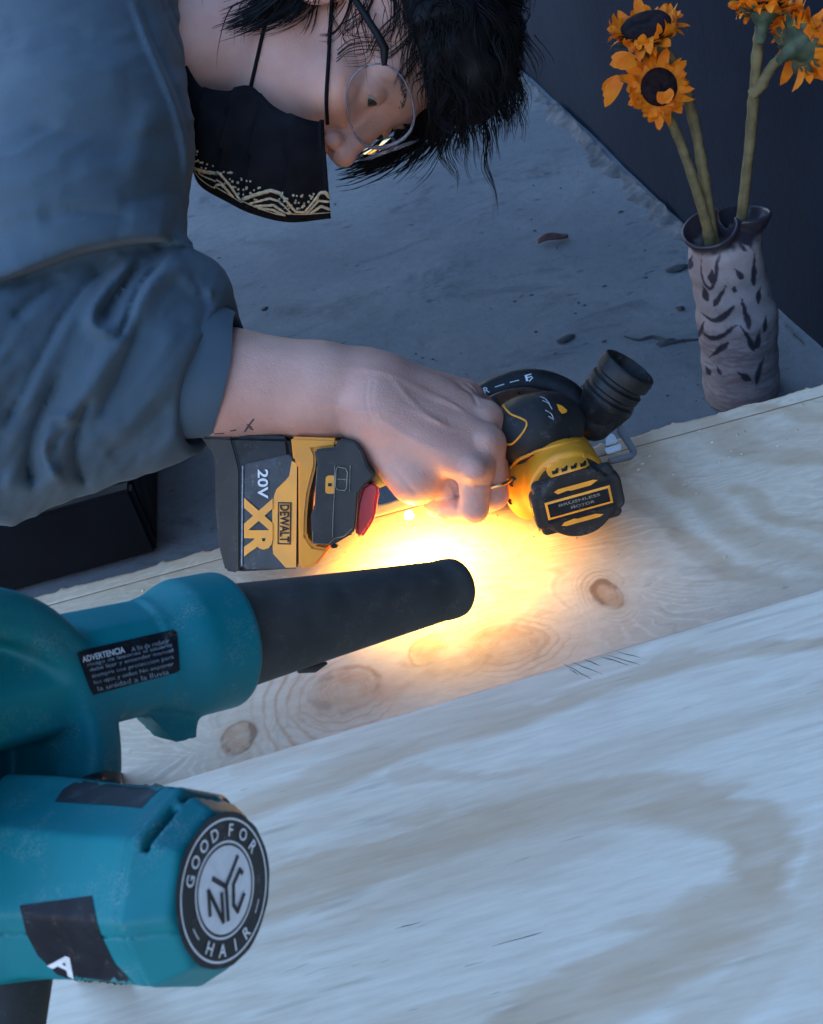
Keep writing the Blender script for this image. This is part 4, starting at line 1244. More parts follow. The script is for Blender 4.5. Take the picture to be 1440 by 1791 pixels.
# ------------------------------------------------------------------ vase and sunflowers
VB = onz(1297, 688, 0.0)
VD = float(toC(VB)[2])
def make_vase():
    b = NB('painted_stoneware')
    paint = b.attr('paint')
    c = b.mix(b.ramp(b.noise(25, 5, 0.65), 0.3, 0.7), (0.245, 0.195, 0.185), (0.34, 0.285, 0.27))
    c = b.mix(b.ramp(b.noise(120, 4, 0.7), 0.55, 0.75, 0, 0.4), c, (0.13, 0.09, 0.09))
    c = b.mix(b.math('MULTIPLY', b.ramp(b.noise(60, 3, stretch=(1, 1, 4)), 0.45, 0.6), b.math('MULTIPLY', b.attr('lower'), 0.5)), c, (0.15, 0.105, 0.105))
    c = b.mix(b.math('MULTIPLY', paint, 0.93), c, (0.018, 0.014, 0.024))
    b.bump(b.noise(90, 4), 0.25, 0.002)
    m = b.done(c, b.ramp(paint, 0, 1, 0.6, 0.35), 0, 0.5)
    # axis through base and mouths, in the picture's own scale but standing on the floor
    def up(px, py, fwd=0.0):
        """point above the floor seen at a pixel, on the upright plane through the vase foot"""
        r = ROT @ np.array([(px - CX) / F, (py - CY) / F, 1.0])
        n = np.array([r[0], r[1], 0]); n = nrm(n)
        n = nrm(np.array([VB[0], VB[1], 0]))
        tt = ((VB + n * fwd - CAM) @ n) / (r @ n)
        return CAM + r * tt
    px2m = VD / F
    pB = up(1297, 672); pM = up(1290, 560); pS = up(1268, 450)
    mL, mR = up(1243, 402, -0.012), up(1300, 378, 0.020)
    tilt = nrm(pS - pB)
    def outer(p):
        d = rc(p, pB, pM, 0.0445, 0.0435)
        d = smin(d, rc(p, pM, pS, 0.0435, 0.0395), 0.01)
        d = smin(d, rc(p, pS, mL - (mL - pS) * 0.3, 0.034, 0.021), 0.012)
        d = smin(d, rc(p, pS, mR - (mR - pS) * 0.3, 0.034, 0.021), 0.012)
        q = p - pM
        d = d + 0.0012 * np.sin(p[:, 2] * 210) * 0.5
        # flaring lips
        for m_, tl in ((mL, (-.18, -.25, 1)), (mR, (.12, .12, 1))):
            ax = nrm(np.array(tl))
            q = p - m_; tt = q @ ax; r = np.sqrt(np.maximum((q * q).sum(1) - tt * tt, 0))
            rr = 0.019 + 0.0115 * sstep(-0.026, 0.004, tt)
            lip = smax(np.abs(r - rr + 0.002) - 0.0026, np.abs(tt + 0.012) - 0.016, 0.003)
            d = smin(d, lip, 0.004)
        return np.maximum(d, -(p[:, 2] - 0.0))
    def fn(p):
        d = outer(p)
        for m_, tl in ((mL, (-.18, -.25, 1)), (mR, (.12, .12, 1))):
            ax = nrm(np.array(tl))
            q = p - m_; tt = q @ ax; r = np.sqrt(np.maximum((q * q).sum(1) - tt * tt, 0))
            rr = 0.0155 + 0.0115 * sstep(-0.026, 0.004, tt)
            d = smax(d, -np.maximum(r - rr, -tt - 0.10), 0.002)
        return d
    strokes = [  # painted marks: points in the photograph, width
        ([(1228, 440), (1228, 480), (1240, 505), (1252, 490), (1255, 460), (1262, 440)], 3.2), ([(1245, 470), (1245, 495)], 9), ([(1210, 445), (1207, 470)], 6),
        ([(1230, 500), (1238, 525)], 8), ([(1270, 500), (1258, 520), (1248, 535)], 6), ([(1285, 470), (1300, 487)], 7), ([(1320, 445), (1318, 500)], 6),
        ([(1225, 545), (1245, 560), (1265, 555), (1285, 535)], 7), ([(1296, 520), (1305, 550), (1312, 575)], 8), ([(1330, 500), (1326, 530)], 5),
        ([(1225, 575), (1240, 590), (1262, 588), (1290, 568)], 5), ([(1240, 625), (1258, 612), (1275, 600)], 7), ([(1296, 570), (1312, 595), (1318, 615)], 7),
        ([(1330, 580), (1322, 610)], 7), ([(1235, 640), (1242, 655)], 5), ([(1290, 650), (1312, 665)], 9), ([(1335, 625), (1322, 672)], 6), ([(1232, 560), (1222, 590)], 4),
        ([(1288, 500), (1284, 510)], 5), ([(1340, 550), (1338, 580)], 5), ([(1308, 440), (1296, 430)], 5), ([(1255, 640), (1262, 655)], 3)]
    def attrs(v):
        c = toC(v); x, y = pix(c)
        vd = np.linalg.norm(v - pM, axis=1)
        paint = np.zeros(len(v))
        wx = (vnoise(x / 7, y / 7, 5) - 0.5) * 3; wy = (vnoise(x / 7, y / 7, 8) - 0.5) * 3
        for pl, wd in strokes:
            d, al, sg = seg_dist(x + wx, y + wy, smooth_path(pl, 4))
            paint = np.maximum(paint, 1 - sstep(wd * 0.45, wd * 0.45 + 2.2, d / (0.18 + 1.05 * np.sin(math.pi * np.clip(al, 0.0, 1.0) ** 1.7) ** 0.8 + 0.12 * al)))
        for m_ in (mL, mR):
            dz = v[:, 2] - (m_[2] - 0.016)
            near = np.linalg.norm((v - m_)[:, :2], axis=1) < 0.043
            paint = np.maximum(paint, np.where(near, sstep(-0.006, 0.004, dz + 0.006 * (vnoise(x / 6, y / 6, 3) - 0.5)), 0))
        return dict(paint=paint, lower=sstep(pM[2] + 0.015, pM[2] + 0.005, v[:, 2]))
    lo = np.array([VB[0] - 0.10, VB[1] - 0.08, -0.006]); hi = np.array([VB[0] + 0.08, VB[1] + 0.10, mR[2] + 0.03])
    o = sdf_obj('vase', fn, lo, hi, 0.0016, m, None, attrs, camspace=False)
    tag(o, 'two mouthed stoneware vase with dark painted leaf strokes by the wall', 'vase')
    return up, mL, mR
up_px, mL, mR = make_vase()

M_petal = None
def petal_mat(name, c0, c1):
    b = NB(name)
    c = b.mix(b.ramp(b.noise(60, 4), 0.3, 0.7), c0, c1)
    c = b.mix(b.ramp(b.noise(25, 2, off=(4, 1, 0)), 0.62, 0.75, 0, 0.4), c, (0.62, 0.22, 0.05))
    m = b.done(c, 0.6, 0, 0.3)
    b.b.inputs['Subsurface Weight'].default_value = 0.0
    tr = b.n('ShaderNodeBsdfTranslucent'); b.l(c, tr.inputs[0])
    mx = b.n('ShaderNodeMixShader'); mx.inputs[0].default_value = 0.25
    b.l(b.b.outputs[0], mx.inputs[1]); b.l(tr.outputs[0], mx.inputs[2]); b.l(mx.outputs[0], b.out.inputs['Surface'])
    return m
M_pet = petal_mat('sunflower_petal', (0.80, 0.17, 0.004), (0.90, 0.27, 0.008))
M_disc = pbr('sunflower_disc', (0.014, 0.007, 0.008), 0.9, 0.5, 160, 0.8, 500, spec=0.2)
M_stem = pbr('sunflower_stem', (0.165, 0.128, 0.055), 0.7, 0.3, 60, 0.3, 300, spec=0.3)
M_sepal = pbr('sunflower_sepal', (0.065, 0.085, 0.05), 0.8, 0.4, 80, 0.3, 300, spec=0.2)

def petal_vf(c, out, nor, L, wd, curl, twist, r0):
    sd = np.cross(nor, out)
    v, f = [], []
    n = 6
    p = c + out * r0
    ang = 0.25
    for i in range(n + 1):
        t = i / n
        w_ = wd * (0.45 + 0.55 * math.sin(math.pi * min(1, 0.25 + t * 0.72))) * (1 if t < 0.8 else math.sqrt(max(0.02, (1 - t) / 0.2)))
        tw = twist * t
        s2 = sd * math.cos(tw) + nor * math.sin(tw)
        for j in (-1, -0.45, 0.45, 1):
            v.append(p + s2 * j * w_ + nor * (0.16 * w_ * j * j) * (1 - 0.3 * t))
        dr = out * math.cos(ang) + nor * math.sin(ang)
        p = p + dr * L / n
        ang += curl / n
    for i in range(n):
        for j in range(3):
            f.append((i * 4 + j, i * 4 + j + 1, (i + 1) * 4 + j + 1, (i + 1) * 4 + j))
    return v, f

def sunflower(label, cpx, d_off, nor_cam, disc_px, petal_px, stem_pts, seed, npet=26, gap=None, loose=(), tuft=False):
    r = random.Random(seed)
    base = stem_pts[0]
    t = thing('sunflower', label, 'sunflower', base, 'sunflowers in the vase')
    c = up_px(*cpx, d_off)
    nor = nrm(ROT @ nrm(nor_cam))
    dd = float(toC(c)[2]); k = dd / F
    u = nrm(np.cross(nor, [0.2, 0.1, 1])); w_ = np.cross(nor, u)
    # stem
    path = smooth_path(np.vstack([stem_pts, [c - nor * 0.012]]), 7)
    n = len(path)
    rr = [k * (11.0 - 3.0 * i / n) * (1 + 0.04 * math.sin(i * 1.9 + seed) + (0.18 if r.random() < 0.12 else 0)) for i in range(n)]
    v, f = tube_vf(path, rr, 10)
    mk('stem', v, f, M_stem, t, True, 70)
    # disc
    R = disc_px * k
    prof = [(-0.010, R * 0.6), (-0.004, R * 0.98), (0.001, R), (0.004, R * 0.9), (0.0055, R * 0.6), (0.0045, R * 0.3), (0.004, 0.0004)]
    v, f = lathe_vf(c, nor, prof, 26)
    v = [np.array(p) + (nor * r.uniform(-0.0008, 0.0008)) for p in v]
    mk('disc', v, f, M_disc, t, True, 60)
    # sepals
    for i in range(17):
        a = 2 * math.pi * (i + r.uniform(-.3, .3)) / 17
        out = u * math.cos(a) + w_ * math.sin(a)
        v, f = petal_vf(c - nor * 0.009, out, -nor if not tuft else -nor, R * r.uniform(0.6, 1.15), R * 0.17, -0.9 + r.uniform(-.4, .4), r.uniform(-.4, .4), R * 0.55)
        mk('sepal', v, f, M_sepal, t)
    # calyx cup
    lathe('calyx', c - nor * 0.004, -nor, [(0, R * 0.90), (0.007, R * 0.72), (0.016, R * 0.36), (0.03, k * 9), (0.034, k * 7)], M_sepal, t, 18, True, 60, camspace=False)
    L = (petal_px - disc_px) * k
    for ring in (0, 1, 2, 3):
        for i in range(npet // 2):
            a = 2 * math.pi * (i + 0.35 * ring + r.uniform(-.4, .4)) / (npet // 2)
            out = u * math.cos(a) + w_ * math.sin(a)
            if gap and gap(out):
                if r.random() < 0.7:
                    continue
            v, f = petal_vf(c - nor * (0.002 + 0.003 * ring), out, nor, L * r.uniform(0.55, 1.35), k * r.uniform(5.5, 12.0), r.uniform(-2.4, 2.2), r.uniform(-1.3, 1.3), R * r.uniform(0.8, 0.92))
            mk('petal', v, f, M_pet, t)
    for (px, py, dx, dy, ln) in loose:
        p0 = up_px(px, py, d_off - 0.01); p1 = up_px(px + dx, py + dy, d_off - 0.012)
        out = nrm(p1 - p0); nn_ = nrm(-ROT[:, 2] - out * (-ROT[:, 2] @ out))
        for q in range(3):
            o2 = nrm(out + 0.35 * np.cross(nn_, out) * (q - 1) + nn_ * r.uniform(-.2, .2))
            v, f = petal_vf(p0 + nn_ * 0.003 * q, o2, nn_, ln * k * r.uniform(.85, 1.1), k * 12, r.uniform(-1.0, .6), r.uniform(-.6, .6), 0.0)
            mk('petal', v, f, M_pet, t)
    return t
inL = lambda x, y, z: up_px(x, y, z)
sunflower('open sunflower facing the camera, lowest bloom on the left', (1153, 152), -0.03, (0.12, 0.10, -1.0), 33, 70, np.array([inL(1243, 440, -0.012), inL(1238, 400, -0.012), inL(1218, 330, -0.014), inL(1185, 235, -0.012)]), 3, 30,
          loose=((1085, 140, -25, 25, 46), (1110, 108, -40, 5, 40), (1160, 160, 4, 16, 20)))
sunflower('tilted sunflower with its bloom at the upper left, above another bloom', (1130, 44), 0.0, (-0.28, -0.66, -0.70), 44, 80, np.array([inL(1254, 440, -0.004), inL(1246, 405, -0.004), inL(1232, 310, 0.0), inL(1212, 205, 0.006), inL(1180, 110, 0.006)]), 8, 28)
sunflower('sunflower cut by the top of the frame on the tall right stem', (1338, 6), 0.02, (0.05, -0.97, -0.22), 34, 66, np.array([inL(1297, 400, 0.02), inL(1300, 360, 0.02), inL(1312, 250, 0.02), inL(1322, 130, 0.02), inL(1328, 60, 0.02)]), 12, 26)
sunflower('sunflower turned to the right showing its green back', (1408, 70), 0.015, (0.72, -0.60, 0.22), 42, 92, np.array([inL(1316, 165, 0.018), inL(1330, 150, 0.016), inL(1352, 115, 0.014), inL(1372, 98, 0.014)]), 17, 28)
# ------------------------------------------------------------------ person
a_h, psi = rad(20), rad(11)
H_u = np.array([math.cos(a_h), -math.sin(a_h), 0.0])
_f2 = np.array([math.sin(a_h), math.cos(a_h), 0.0])
H_f = _f2 * math.cos(psi) + np.array([0, 0, -1.0]) * math.sin(psi)
H_r = np.array([0, 0, -1.0]) * math.cos(psi) - _f2 * math.sin(psi)
HB = np.stack([H_r, H_f, H_u])
H_o = V(655, 170, 1.14) - H_r * 0.032 - H_f * 0.080
def hp(r, f, u): return H_o + H_r * r + H_f * f + H_u * u

def head_sdf(p):
    q = (p - H_o) @ HB.T
    m = q.copy(); m[:, 0] = np.abs(m[:, 0])
    I = np.eye(3)
    d = ellp(q, (0, -0.012, 0.036), I, (0.074, 0.096, 0.086))
    d = smin(d, ellp(q, (0, 0.026, -0.040), I, (0.060, 0.062, 0.078)), 0.02)
    d = smin(d, rc(m, (0.050, -0.005, -0.060), (0.012, 0.070, -0.108), 0.020, 0.018), 0.025)
    d = smin(d, sph(m, (0.043, 0.062, -0.032), 0.024), 0.022)
    d = smin(d, rc(m, (0.0, 0.080, 0.022), (0.040, 0.068, 0.022), 0.014, 0.013), 0.014)
    d = smax(d, -sph(m, (0.033, 0.100, -0.001), 0.019), 0.016)
    d = smin(d, rc(q, (0, 0.086, 0.006), (0, 0.1015, -0.037), 0.0085, 0.0105), 0.012)
    d = smin(d, sph(q, (0, 0.1065, -0.043), 0.0112), 0.006)
    d = smin(d, sph(m, (0.0120, 0.096, -0.047), 0.0090), 0.0035)
    d = smax(d, -ellp(m, (0.0085, 0.0995, -0.0555), I, (0.0052, 0.0070, 0.0060)), 0.002)
    # lids over the eyes
    lid = sph(m, (0.032, 0.0735, -0.001), 0.0142)
    lid = smax(lid, -ellp(m, (0.032, 0.089, -0.0035), I, (0.0125, 0.012, 0.0045)), 0.0015)
    d = smin(d, lid, 0.004)
    # mouth
    d = smin(d, ellp(q, (0, 0.090, -0.076), I, (0.024, 0.010, 0.009)), 0.008)
    # ears
    er = ellp(m, (0.078, -0.012, -0.004), I, (0.010, 0.018, 0.031))
    er = smax(er, -ellp(m, (0.088, -0.008, -0.002), I, (0.008, 0.011, 0.022)), 0.004)
    d = smin(d, er, 0.006)
    return d
SH = V(80, -60, 1.22)          # near shoulder, hidden in the sweatshirt
EL = V(70, 640, 1.05)          # elbow
WR = V(640, 690, 1.03)
def arm_sdf(p):
    k = lambda r, d: S(r, d)
    d = rc(p, V(120, 665, 1.05), V(400, 672, 1.05), k(92, 1.05), k(92, 1.05))
    d = smin(d, rc(p, V(400, 672, 1.05), V(560, 684, 1.04), k(97, 1.05), k(82, 1.04)), 0.01)
    d = smin(d, rc(p, V(560, 684, 1.04), V(660, 692, 1.035), k(82, 1.04), k(76, 1.03)), 0.012)
    # flatten the wrist a little
    for a, ra, b_, rb in (((640, 655, 1.050), 44, (812, 696, 1.058), 33), ((650, 675, 1.032), 46, (846, 734, 1.034), 34), ((655, 700, 1.018), 47, (852, 776, 1.012), 33), ((660, 725, 1.010), 47, (832, 820, 1.000), 33)):
        d = smin(d, rc(p, V(*a), V(*b_), k(ra, a[2]), k(rb, b_[2])), k(30, 1.03))
    d = smin(d, rc(p, V(660, 745, 1.025), V(728, 834, 1.018), k(52, 1.02), k(50, 1.02)), k(22, 1.03))
    d = smin(d, rc(p, V(690, 790, 1.05), V(790, 845, 1.03), k(42, 1.03), k(34, 1.03)), k(18, 1.03))
    d = smin(d, ellp(p, V(745, 738, 1.030), np.stack([nrm((0.9, 0.42, -0.1)), nrm((-0.42, 0.88, -0.25)), nrm((0, 0.25, 0.97))]), (k(98, 1), k(84, 1), k(50, 1))), k(26, 1.0))
    # knuckle bumps and the tendons behind them
    for x, y, z in ((816, 690, 1.032), (850, 733, 1.012), (856, 776, 0.990), (836, 822, 0.976)):
        d = smin(d, sph(p, V(x - 6, y, z + 0.012), k(24, 1.0)), k(10, 1.0))
    for a, b_ in (((700, 668, 1.012), (842, 728, 1.003)), ((690, 705, 0.995), (845, 772, 0.985)), ((690, 745, 0.985), (826, 815, 0.972))):
        d = smin(d, rc(p, V(*a), V(*b_), k(9, 1.0), k(11, 1.0)) + 0.0072, k(18, 1.0))
    fk = k(5, 1.0)
    fing = np.full(len(p), 1e9)
    def finger(pts):
        g = np.full(len(p), 1e9)
        for (a, ra), (b_, rb) in zip(pts[:-1], pts[1:]):
            g = smin(g, rc(p, V(*a), V(*b_), k(ra, a[2]), k(rb, b_[2])), k(6, 1.0))
        return g
    fs = [finger([((812, 696, 1.058), 31), ((868, 742, 1.092), 27), ((850, 812, 1.115), 24), ((800, 838, 1.11), 21)]),
          finger([((848, 734, 1.034), 32), ((866, 838, 1.045), 27), ((812, 880, 1.07), 24), ((770, 872, 1.085), 21)]),
          finger([((852, 776, 1.012), 31), ((864, 866, 1.018), 25.5), ((812, 892, 1.045), 24), ((772, 886, 1.06), 21)]),
          finger([((832, 820, 1.000), 31), ((829, 890, 1.006), 25), ((788, 892, 1.030), 24), ((762, 884, 1.045), 20)]),
          finger([((690, 690, 1.075), 38), ((755, 745, 1.105), 28), ((815, 790, 1.12), 24)])]
    for g in fs:
        fing = smin(fing, g, k(4.5, 1.0))
    d = smin(d, fing, k(9, 1.0))
    # veins over the back of the hand, and creases over the bent finger joints
    for pts_, vr in ((((600, 640, 0.985), (690, 655, 0.975), (760, 690, 0.972), (815, 720, 0.99)), 3.2), (((690, 655, 0.975), (740, 725, 0.958), (800, 755, 0.962)), 3.0), (((640, 720, 0.965), (720, 765, 0.953), (790, 795, 0.957)), 2.8)):
        pass
    for (x, y, z) in ((829, 872, 0.978), (829, 880, 0.977), (829, 888, 0.978), (866, 848, 0.99), (866, 862, 0.99)):
        c_ = V(x, y, z)
        g = np.maximum(np.abs((p - c_) @ nrm((0.05, 1, 0.1))) - 0.0004, np.linalg.norm(p - c_, axis=1) - 0.015)
        d = d + 0.0006 * np.exp(-(np.maximum(g, 0) / 0.0006) ** 2)
    x, y = pix(p)
    for pl, wd, h_ in (([(590, 640), (680, 652), (750, 690), (800, 712)], 6, 0.0007), ([(680, 652), (735, 715), (800, 752)], 5, 0.0007), ([(640, 715), (715, 765), (790, 795)], 5, 0.0006), ([(560, 700), (620, 720), (680, 715)], 6, 0.0007),
                       ([(800, 672), (825, 690), (836, 712)], 3, -0.0012), ([(812, 668), (838, 690)], 3, -0.0009), ([(645, 660), (640, 700), (655, 745)], 4, -0.0006), ([(655, 665), (650, 700), (664, 740)], 3, -0.0005),
                       ([(668, 800), (700, 830), (730, 868)], 4, -0.0010), ([(790, 842), (800, 870), (798, 890)], 4, -0.0012)):
        bx = (np.abs(d) < 0.006) & (x > min(a_[0] for a_ in pl) - 3 * wd) & (x < max(a_[0] for a_ in pl) + 3 * wd) & (y > min(a_[1] for a_ in pl) - 3 * wd) & (y < max(a_[1] for a_ in pl) + 3 * wd) & (p[:, 2] < 1.04)
        if bx.any():
            ds, al, sg = seg_dist(x[bx], y[bx], smooth_path(pl, 4))
            d[bx] -= h_ * np.exp(-(ds / wd) ** 2) * np.clip(np.sin(math.pi * np.clip(al, 0.02, 0.98)) * 2, 0, 1)
    # fold of skin near the index knuckle and creases over the bent fingers
    for a, b_, r in (((800, 700, 1.0), (838, 712, 1.02), 3.0), ((795, 770, 0.965), (842, 752, 0.985), 2.2)):
        pass
    return d
def core_sdf(p):       # what the clothes hide
    d = rc(p, EL, SH, 0.045, 0.055)
    d = smin(d, rc(p, EL, V(200, 668, 1.05), 0.045, S(85, 1.05)), 0.01)
    d = smin(d, rc(p, SH, V(-150, -300, 1.45), 0.06, 0.12), 0.03)
    return d
def neck_sdf(p):
    d = rc(p, hp(0, -0.030, -0.060), hp(0.0, -0.055, -0.19), 0.052, 0.056)
    return smin(d, rc(p, hp(0, -0.055, -0.19), hp(-0.02, -0.11, -0.30), 0.056, 0.08), 0.02)
def headneck(p):
    return smin(head_sdf(p), neck_sdf(p), 0.025)

def skin_mat():
    b = NB('skin')
    c = b.mix(b.ramp(b.noise(22, 4), 0.3, 0.7), (0.48, 0.250, 0.185), (0.56, 0.315, 0.240))
    c = b.mix(b.ramp(b.noise(9, 3, off=(2, 3, 1)), 0.52, 0.75, 0, 0.5), c, (0.47, 0.19, 0.14))
    c = b.mix(b.ramp(b.noise(260, 3), 0.6, 0.75, 0, 0.25), c, (0.42, 0.19, 0.13))
    n1 = b.noise(700, 3, 0.6); n2 = b.noise(160, 3, 0.6, dist=1.0)
    vo = b.n('ShaderNodeTexVoronoi'); vo.feature = 'DISTANCE_TO_EDGE'; vo.inputs['Scale'].default_value = 420
    mpv = b.n('ShaderNodeMapping'); mpv.inputs['Scale'].default_value = (1, 1.6, 1); b.l(b.tc.outputs['Object'], mpv.inputs[0]); b.l(mpv.outputs[0], vo.inputs['Vector'])
    h = b.math('ADD', b.math('ADD', b.math('MULTIPLY', n1, 0.5), n2), b.math('MULTIPLY', b.ramp(vo.outputs['Distance'], 0.0, 0.12), 0.12))
    b.bump(h, 0.5, 0.0012)
    m = b.done(c, 0.5, 0, 0.4)
    b.b.inputs['Subsurface Weight'].default_value = 0.35
    b.b.inputs['Subsurface Radius'].default_value = (1.0, 0.3, 0.15)
    b.b.inputs['Subsurface Scale'].default_value = 0.008
    return m
M_skin = skin_mat()

def cloth_mat():
    b = NB('blue_fleece')
    c = b.mix(b.ramp(b.noise(5, 4), 0.3, 0.7), (0.054, 0.082, 0.103), (0.073, 0.106, 0.130))
    c = b.mix(b.ramp(b.noise(1200, 2), 0.5, 0.7, 0, 0.3), c, (0.055, 0.07, 0.085))
    c = b.mix(b.ramp(b.noise(40, 5, 0.7), 0.62, 0.78, 0, 0.25), c, (0.17, 0.185, 0.19))
    wv = b.noise(1500, 2); fold = b.noise(28, 4, 0.6, stretch=(1, 1, 1.6))
    b.bump(b.math('ADD', b.math('MULTIPLY', wv, 0.12), fold), 0.35, 0.0035)
    m = b.done(c, 0.95, 0, 0.15)
    b.b.inputs['Sheen Weight'].default_value = 0.12
    return m
M_cloth = cloth_mat()

def sleeve_base(p):
    d = rc(p, V(40, -260, 1.26), V(140, 250, 1.09), 0.150, 0.094)
    d = smin(d, rc(p, V(140, 250, 1.09), V(100, 400, 1.07), 0.094, 0.105), 0.02)
    d = smin(d, rc(p, V(-120, 150, 1.18), V(-160, 500, 1.15), 0.14, 0.13), 0.04)
    low = rc(p, V(10, 650, 1.06), V(250, 640, 1.06), 0.128, 0.086)
    low = smin(low, rc(p, V(250, 640, 1.06), V(352, 652, 1.055), 0.086, 0.060), 0.02)
    low = smin(low, sph(p, V(322, 522, 1.06), S(84, 1.06)), 0.02)
    d = smin(d, low, 0.022)
    d = smin(d, rc(p, V(-100, -300, 1.40), V(-420, 300, 1.55), 0.22, 0.24), 0.06)   # back
    return d
FOLDS = [  # polyline in the photograph, width, height (m): + ridge, - crease ; 'o' overhang: a lip on the upper side
    ('o', [(-40, 505), (60, 470), (140, 440), (220, 424), (270, 420), (305, 424)], 30, 0.0196),
    ('r', [(262, 436), (215, 475), (172, 525), (160, 560), (178, 580), (205, 570)], 13, 0.0101),
    ('c', [(250, 445), (222, 490), (190, 540), (180, 560)], 9, -0.0138),
    ('r', [(330, 440), (275, 480), (235, 540), (200, 610), (150, 690), (110, 760)], 22, 0.0130),
    ('c', [(290, 450), (245, 500), (222, 560), (200, 600)], 10, -0.0130),
    ('c', [(215, 440), (150, 500), (95, 580), (40, 690), (0, 760)], 22, -0.0161),
    ('r', [(180, 470), (120, 550), (70, 640), (25, 740)], 20, 0.0087),
    ('c', [(115, 640), (75, 720), (50, 800), (60, 860)], 15, -0.0145),
    ('c', [(160, 690), (140, 740), (130, 800), (150, 850)], 12, -0.0159),
    ('r', [(140, 735), (95, 735), (75, 770), (80, 815), (115, 840)], 12, 0.0087),
    ('c', [(120, 738), (85, 745), (68, 785), (85, 835)], 7, -0.0087),
    ('c', [(92, 790), (104, 765), (122, 752)], 5, -0.0072),
    ('r', [(330, 560), (290, 640), (240, 720), (190, 780)], 28, 0.0058),
    ('c', [(250, 560), (210, 660), (170, 740)], 14, -0.0072),
    ('r', [(225, -20), (262, 80), (300, 170), (322, 250), (328, 330)], 7, 0.0051),
    ('c', [(236, -20), (273, 80), (311, 168), (332, 245)], 5, -0.0043),
    ('c', [(272, -20), (300, 50), (325, 105)], 4, -0.0036),
    ('c', [(284, -20), (312, 45), (334, 95)], 4, -0.0036),
    ('r', [(0, 100), (120, 140), (230, 130)], 45, 0.0026), ('c', [(40, 210), (150, 235), (260, 210)], 34, -0.0026), ('r', [(120, 290), (220, 300), (320, 270)], 30, 0.0026),
    ('c', [(200, 350), (270, 345), (325, 320)], 18, -0.0043),
    ('r', [(300, 455), (345, 500), (380, 515)], 16, 0.006), ('c', [(330, 470), (360, 530), (345, 590)], 14, -0.005),
    ('c', [(20, 560), (60, 520), (120, 480)], 14, -0.008), ('r', [(0, 850), (60, 850), (120, 830)], 24, 0.006), ('c', [(180, 800), (240, 760), (300, 700)], 20, -0.006),
    ('c', [(0, 60), (80, 40), (170, 60)], 30, -0.0023), ('r', [(280, 170), (250, 230), (230, 320)], 26, 0.005), ('c', [(60, 380), (150, 370), (240, 385)], 22, -0.006),
]
def sleeve(p):
    d = sleeve_base(p)
    near = (np.abs(d) < 0.05)
    if near.any():
        pn = p[near]
        x, y = pix(pn)
        disp = np.zeros(len(pn))
        for kd, pl, wd, h in FOLDS:
            xs = [a for a, _ in pl]; ys = [b for _, b in pl]
            bx = (x > min(xs) - 4 * wd) & (x < max(xs) + 4 * wd) & (y > min(ys) - 4 * wd) & (y < max(ys) + 4 * wd)
            if not bx.any(): continue
            ds, al, sg = seg_dist(x[bx], y[bx], smooth_path(pl, 4))
            fade = np.clip(np.sin(math.pi * np.clip(al, 0.03, 0.97)) * 2.2, 0, 1)
            if kd == 'o':
                side = ds * sg
                up_ = np.exp(-(np.maximum(side, 0) / (wd * 2.0)) ** 2) * (side > 0) ; dn = np.exp(-(np.maximum(-side, 0) / (wd * 0.9)) ** 2) * (side <= 0)
                st = 1 / (1 + np.exp(-side / 3.0))
                disp[bx] += fade * h * (0.75 * st * np.exp(-(np.maximum(side, 0) / (wd * 2.2)) ** 2) - 0.75 * (1 - st) * np.exp(-(np.maximum(-side, 0) / (wd * 1.0)) ** 2))
            else:
                disp[bx] += fade * h * (np.exp(-(ds / wd) ** 2) if kd == 'r' else 1.15 * np.exp(-np.sqrt(ds * ds + 4.0) / (0.75 * wd)))
        # small wrinkles that follow the pull of the cloth
        ca, sa = math.cos(rad(-52)), math.sin(rad(-52))
        lowm = sstep(430, 500, y) * sstep(430, 330, x)
        u_ = (x * ca + y * sa); v_ = (-x * sa + y * ca)
        w1 = fbm(u_ / 210 + 3, v_ / 62 + 7, 11, 3); w2 = fbm(u_ / 60, v_ / 22, 17, 2)
        disp += lowm * ((0.5 - np.abs(w1 - 0.5) * 2.6) * 0.0045 + (0.5 - np.abs(w2 - 0.5) * 2.4) * 0.0016)
        w3 = fbm(x / 170, y / 60 + x / 300, 19, 3)
        disp += (1 - lowm) * (0.5 - np.abs(w3 - 0.5) * 2.4) * 0.004
        d[near] = d[near] - disp
    # open end of the sleeve
    ax = nrm(np.array([0.93, 0.20, -0.12]))
    e = (p - V(352, 640, 1.02)) @ ax
    d = smax(d, e - 0.004 * np.cos((p[:, 1] - 0.0) * 40), 0.004)
    inner = rc(p, V(250, 655, 1.055), V(500, 668, 1.05), 0.054, 0.060)
    return smax(d, -inner, 0.004)

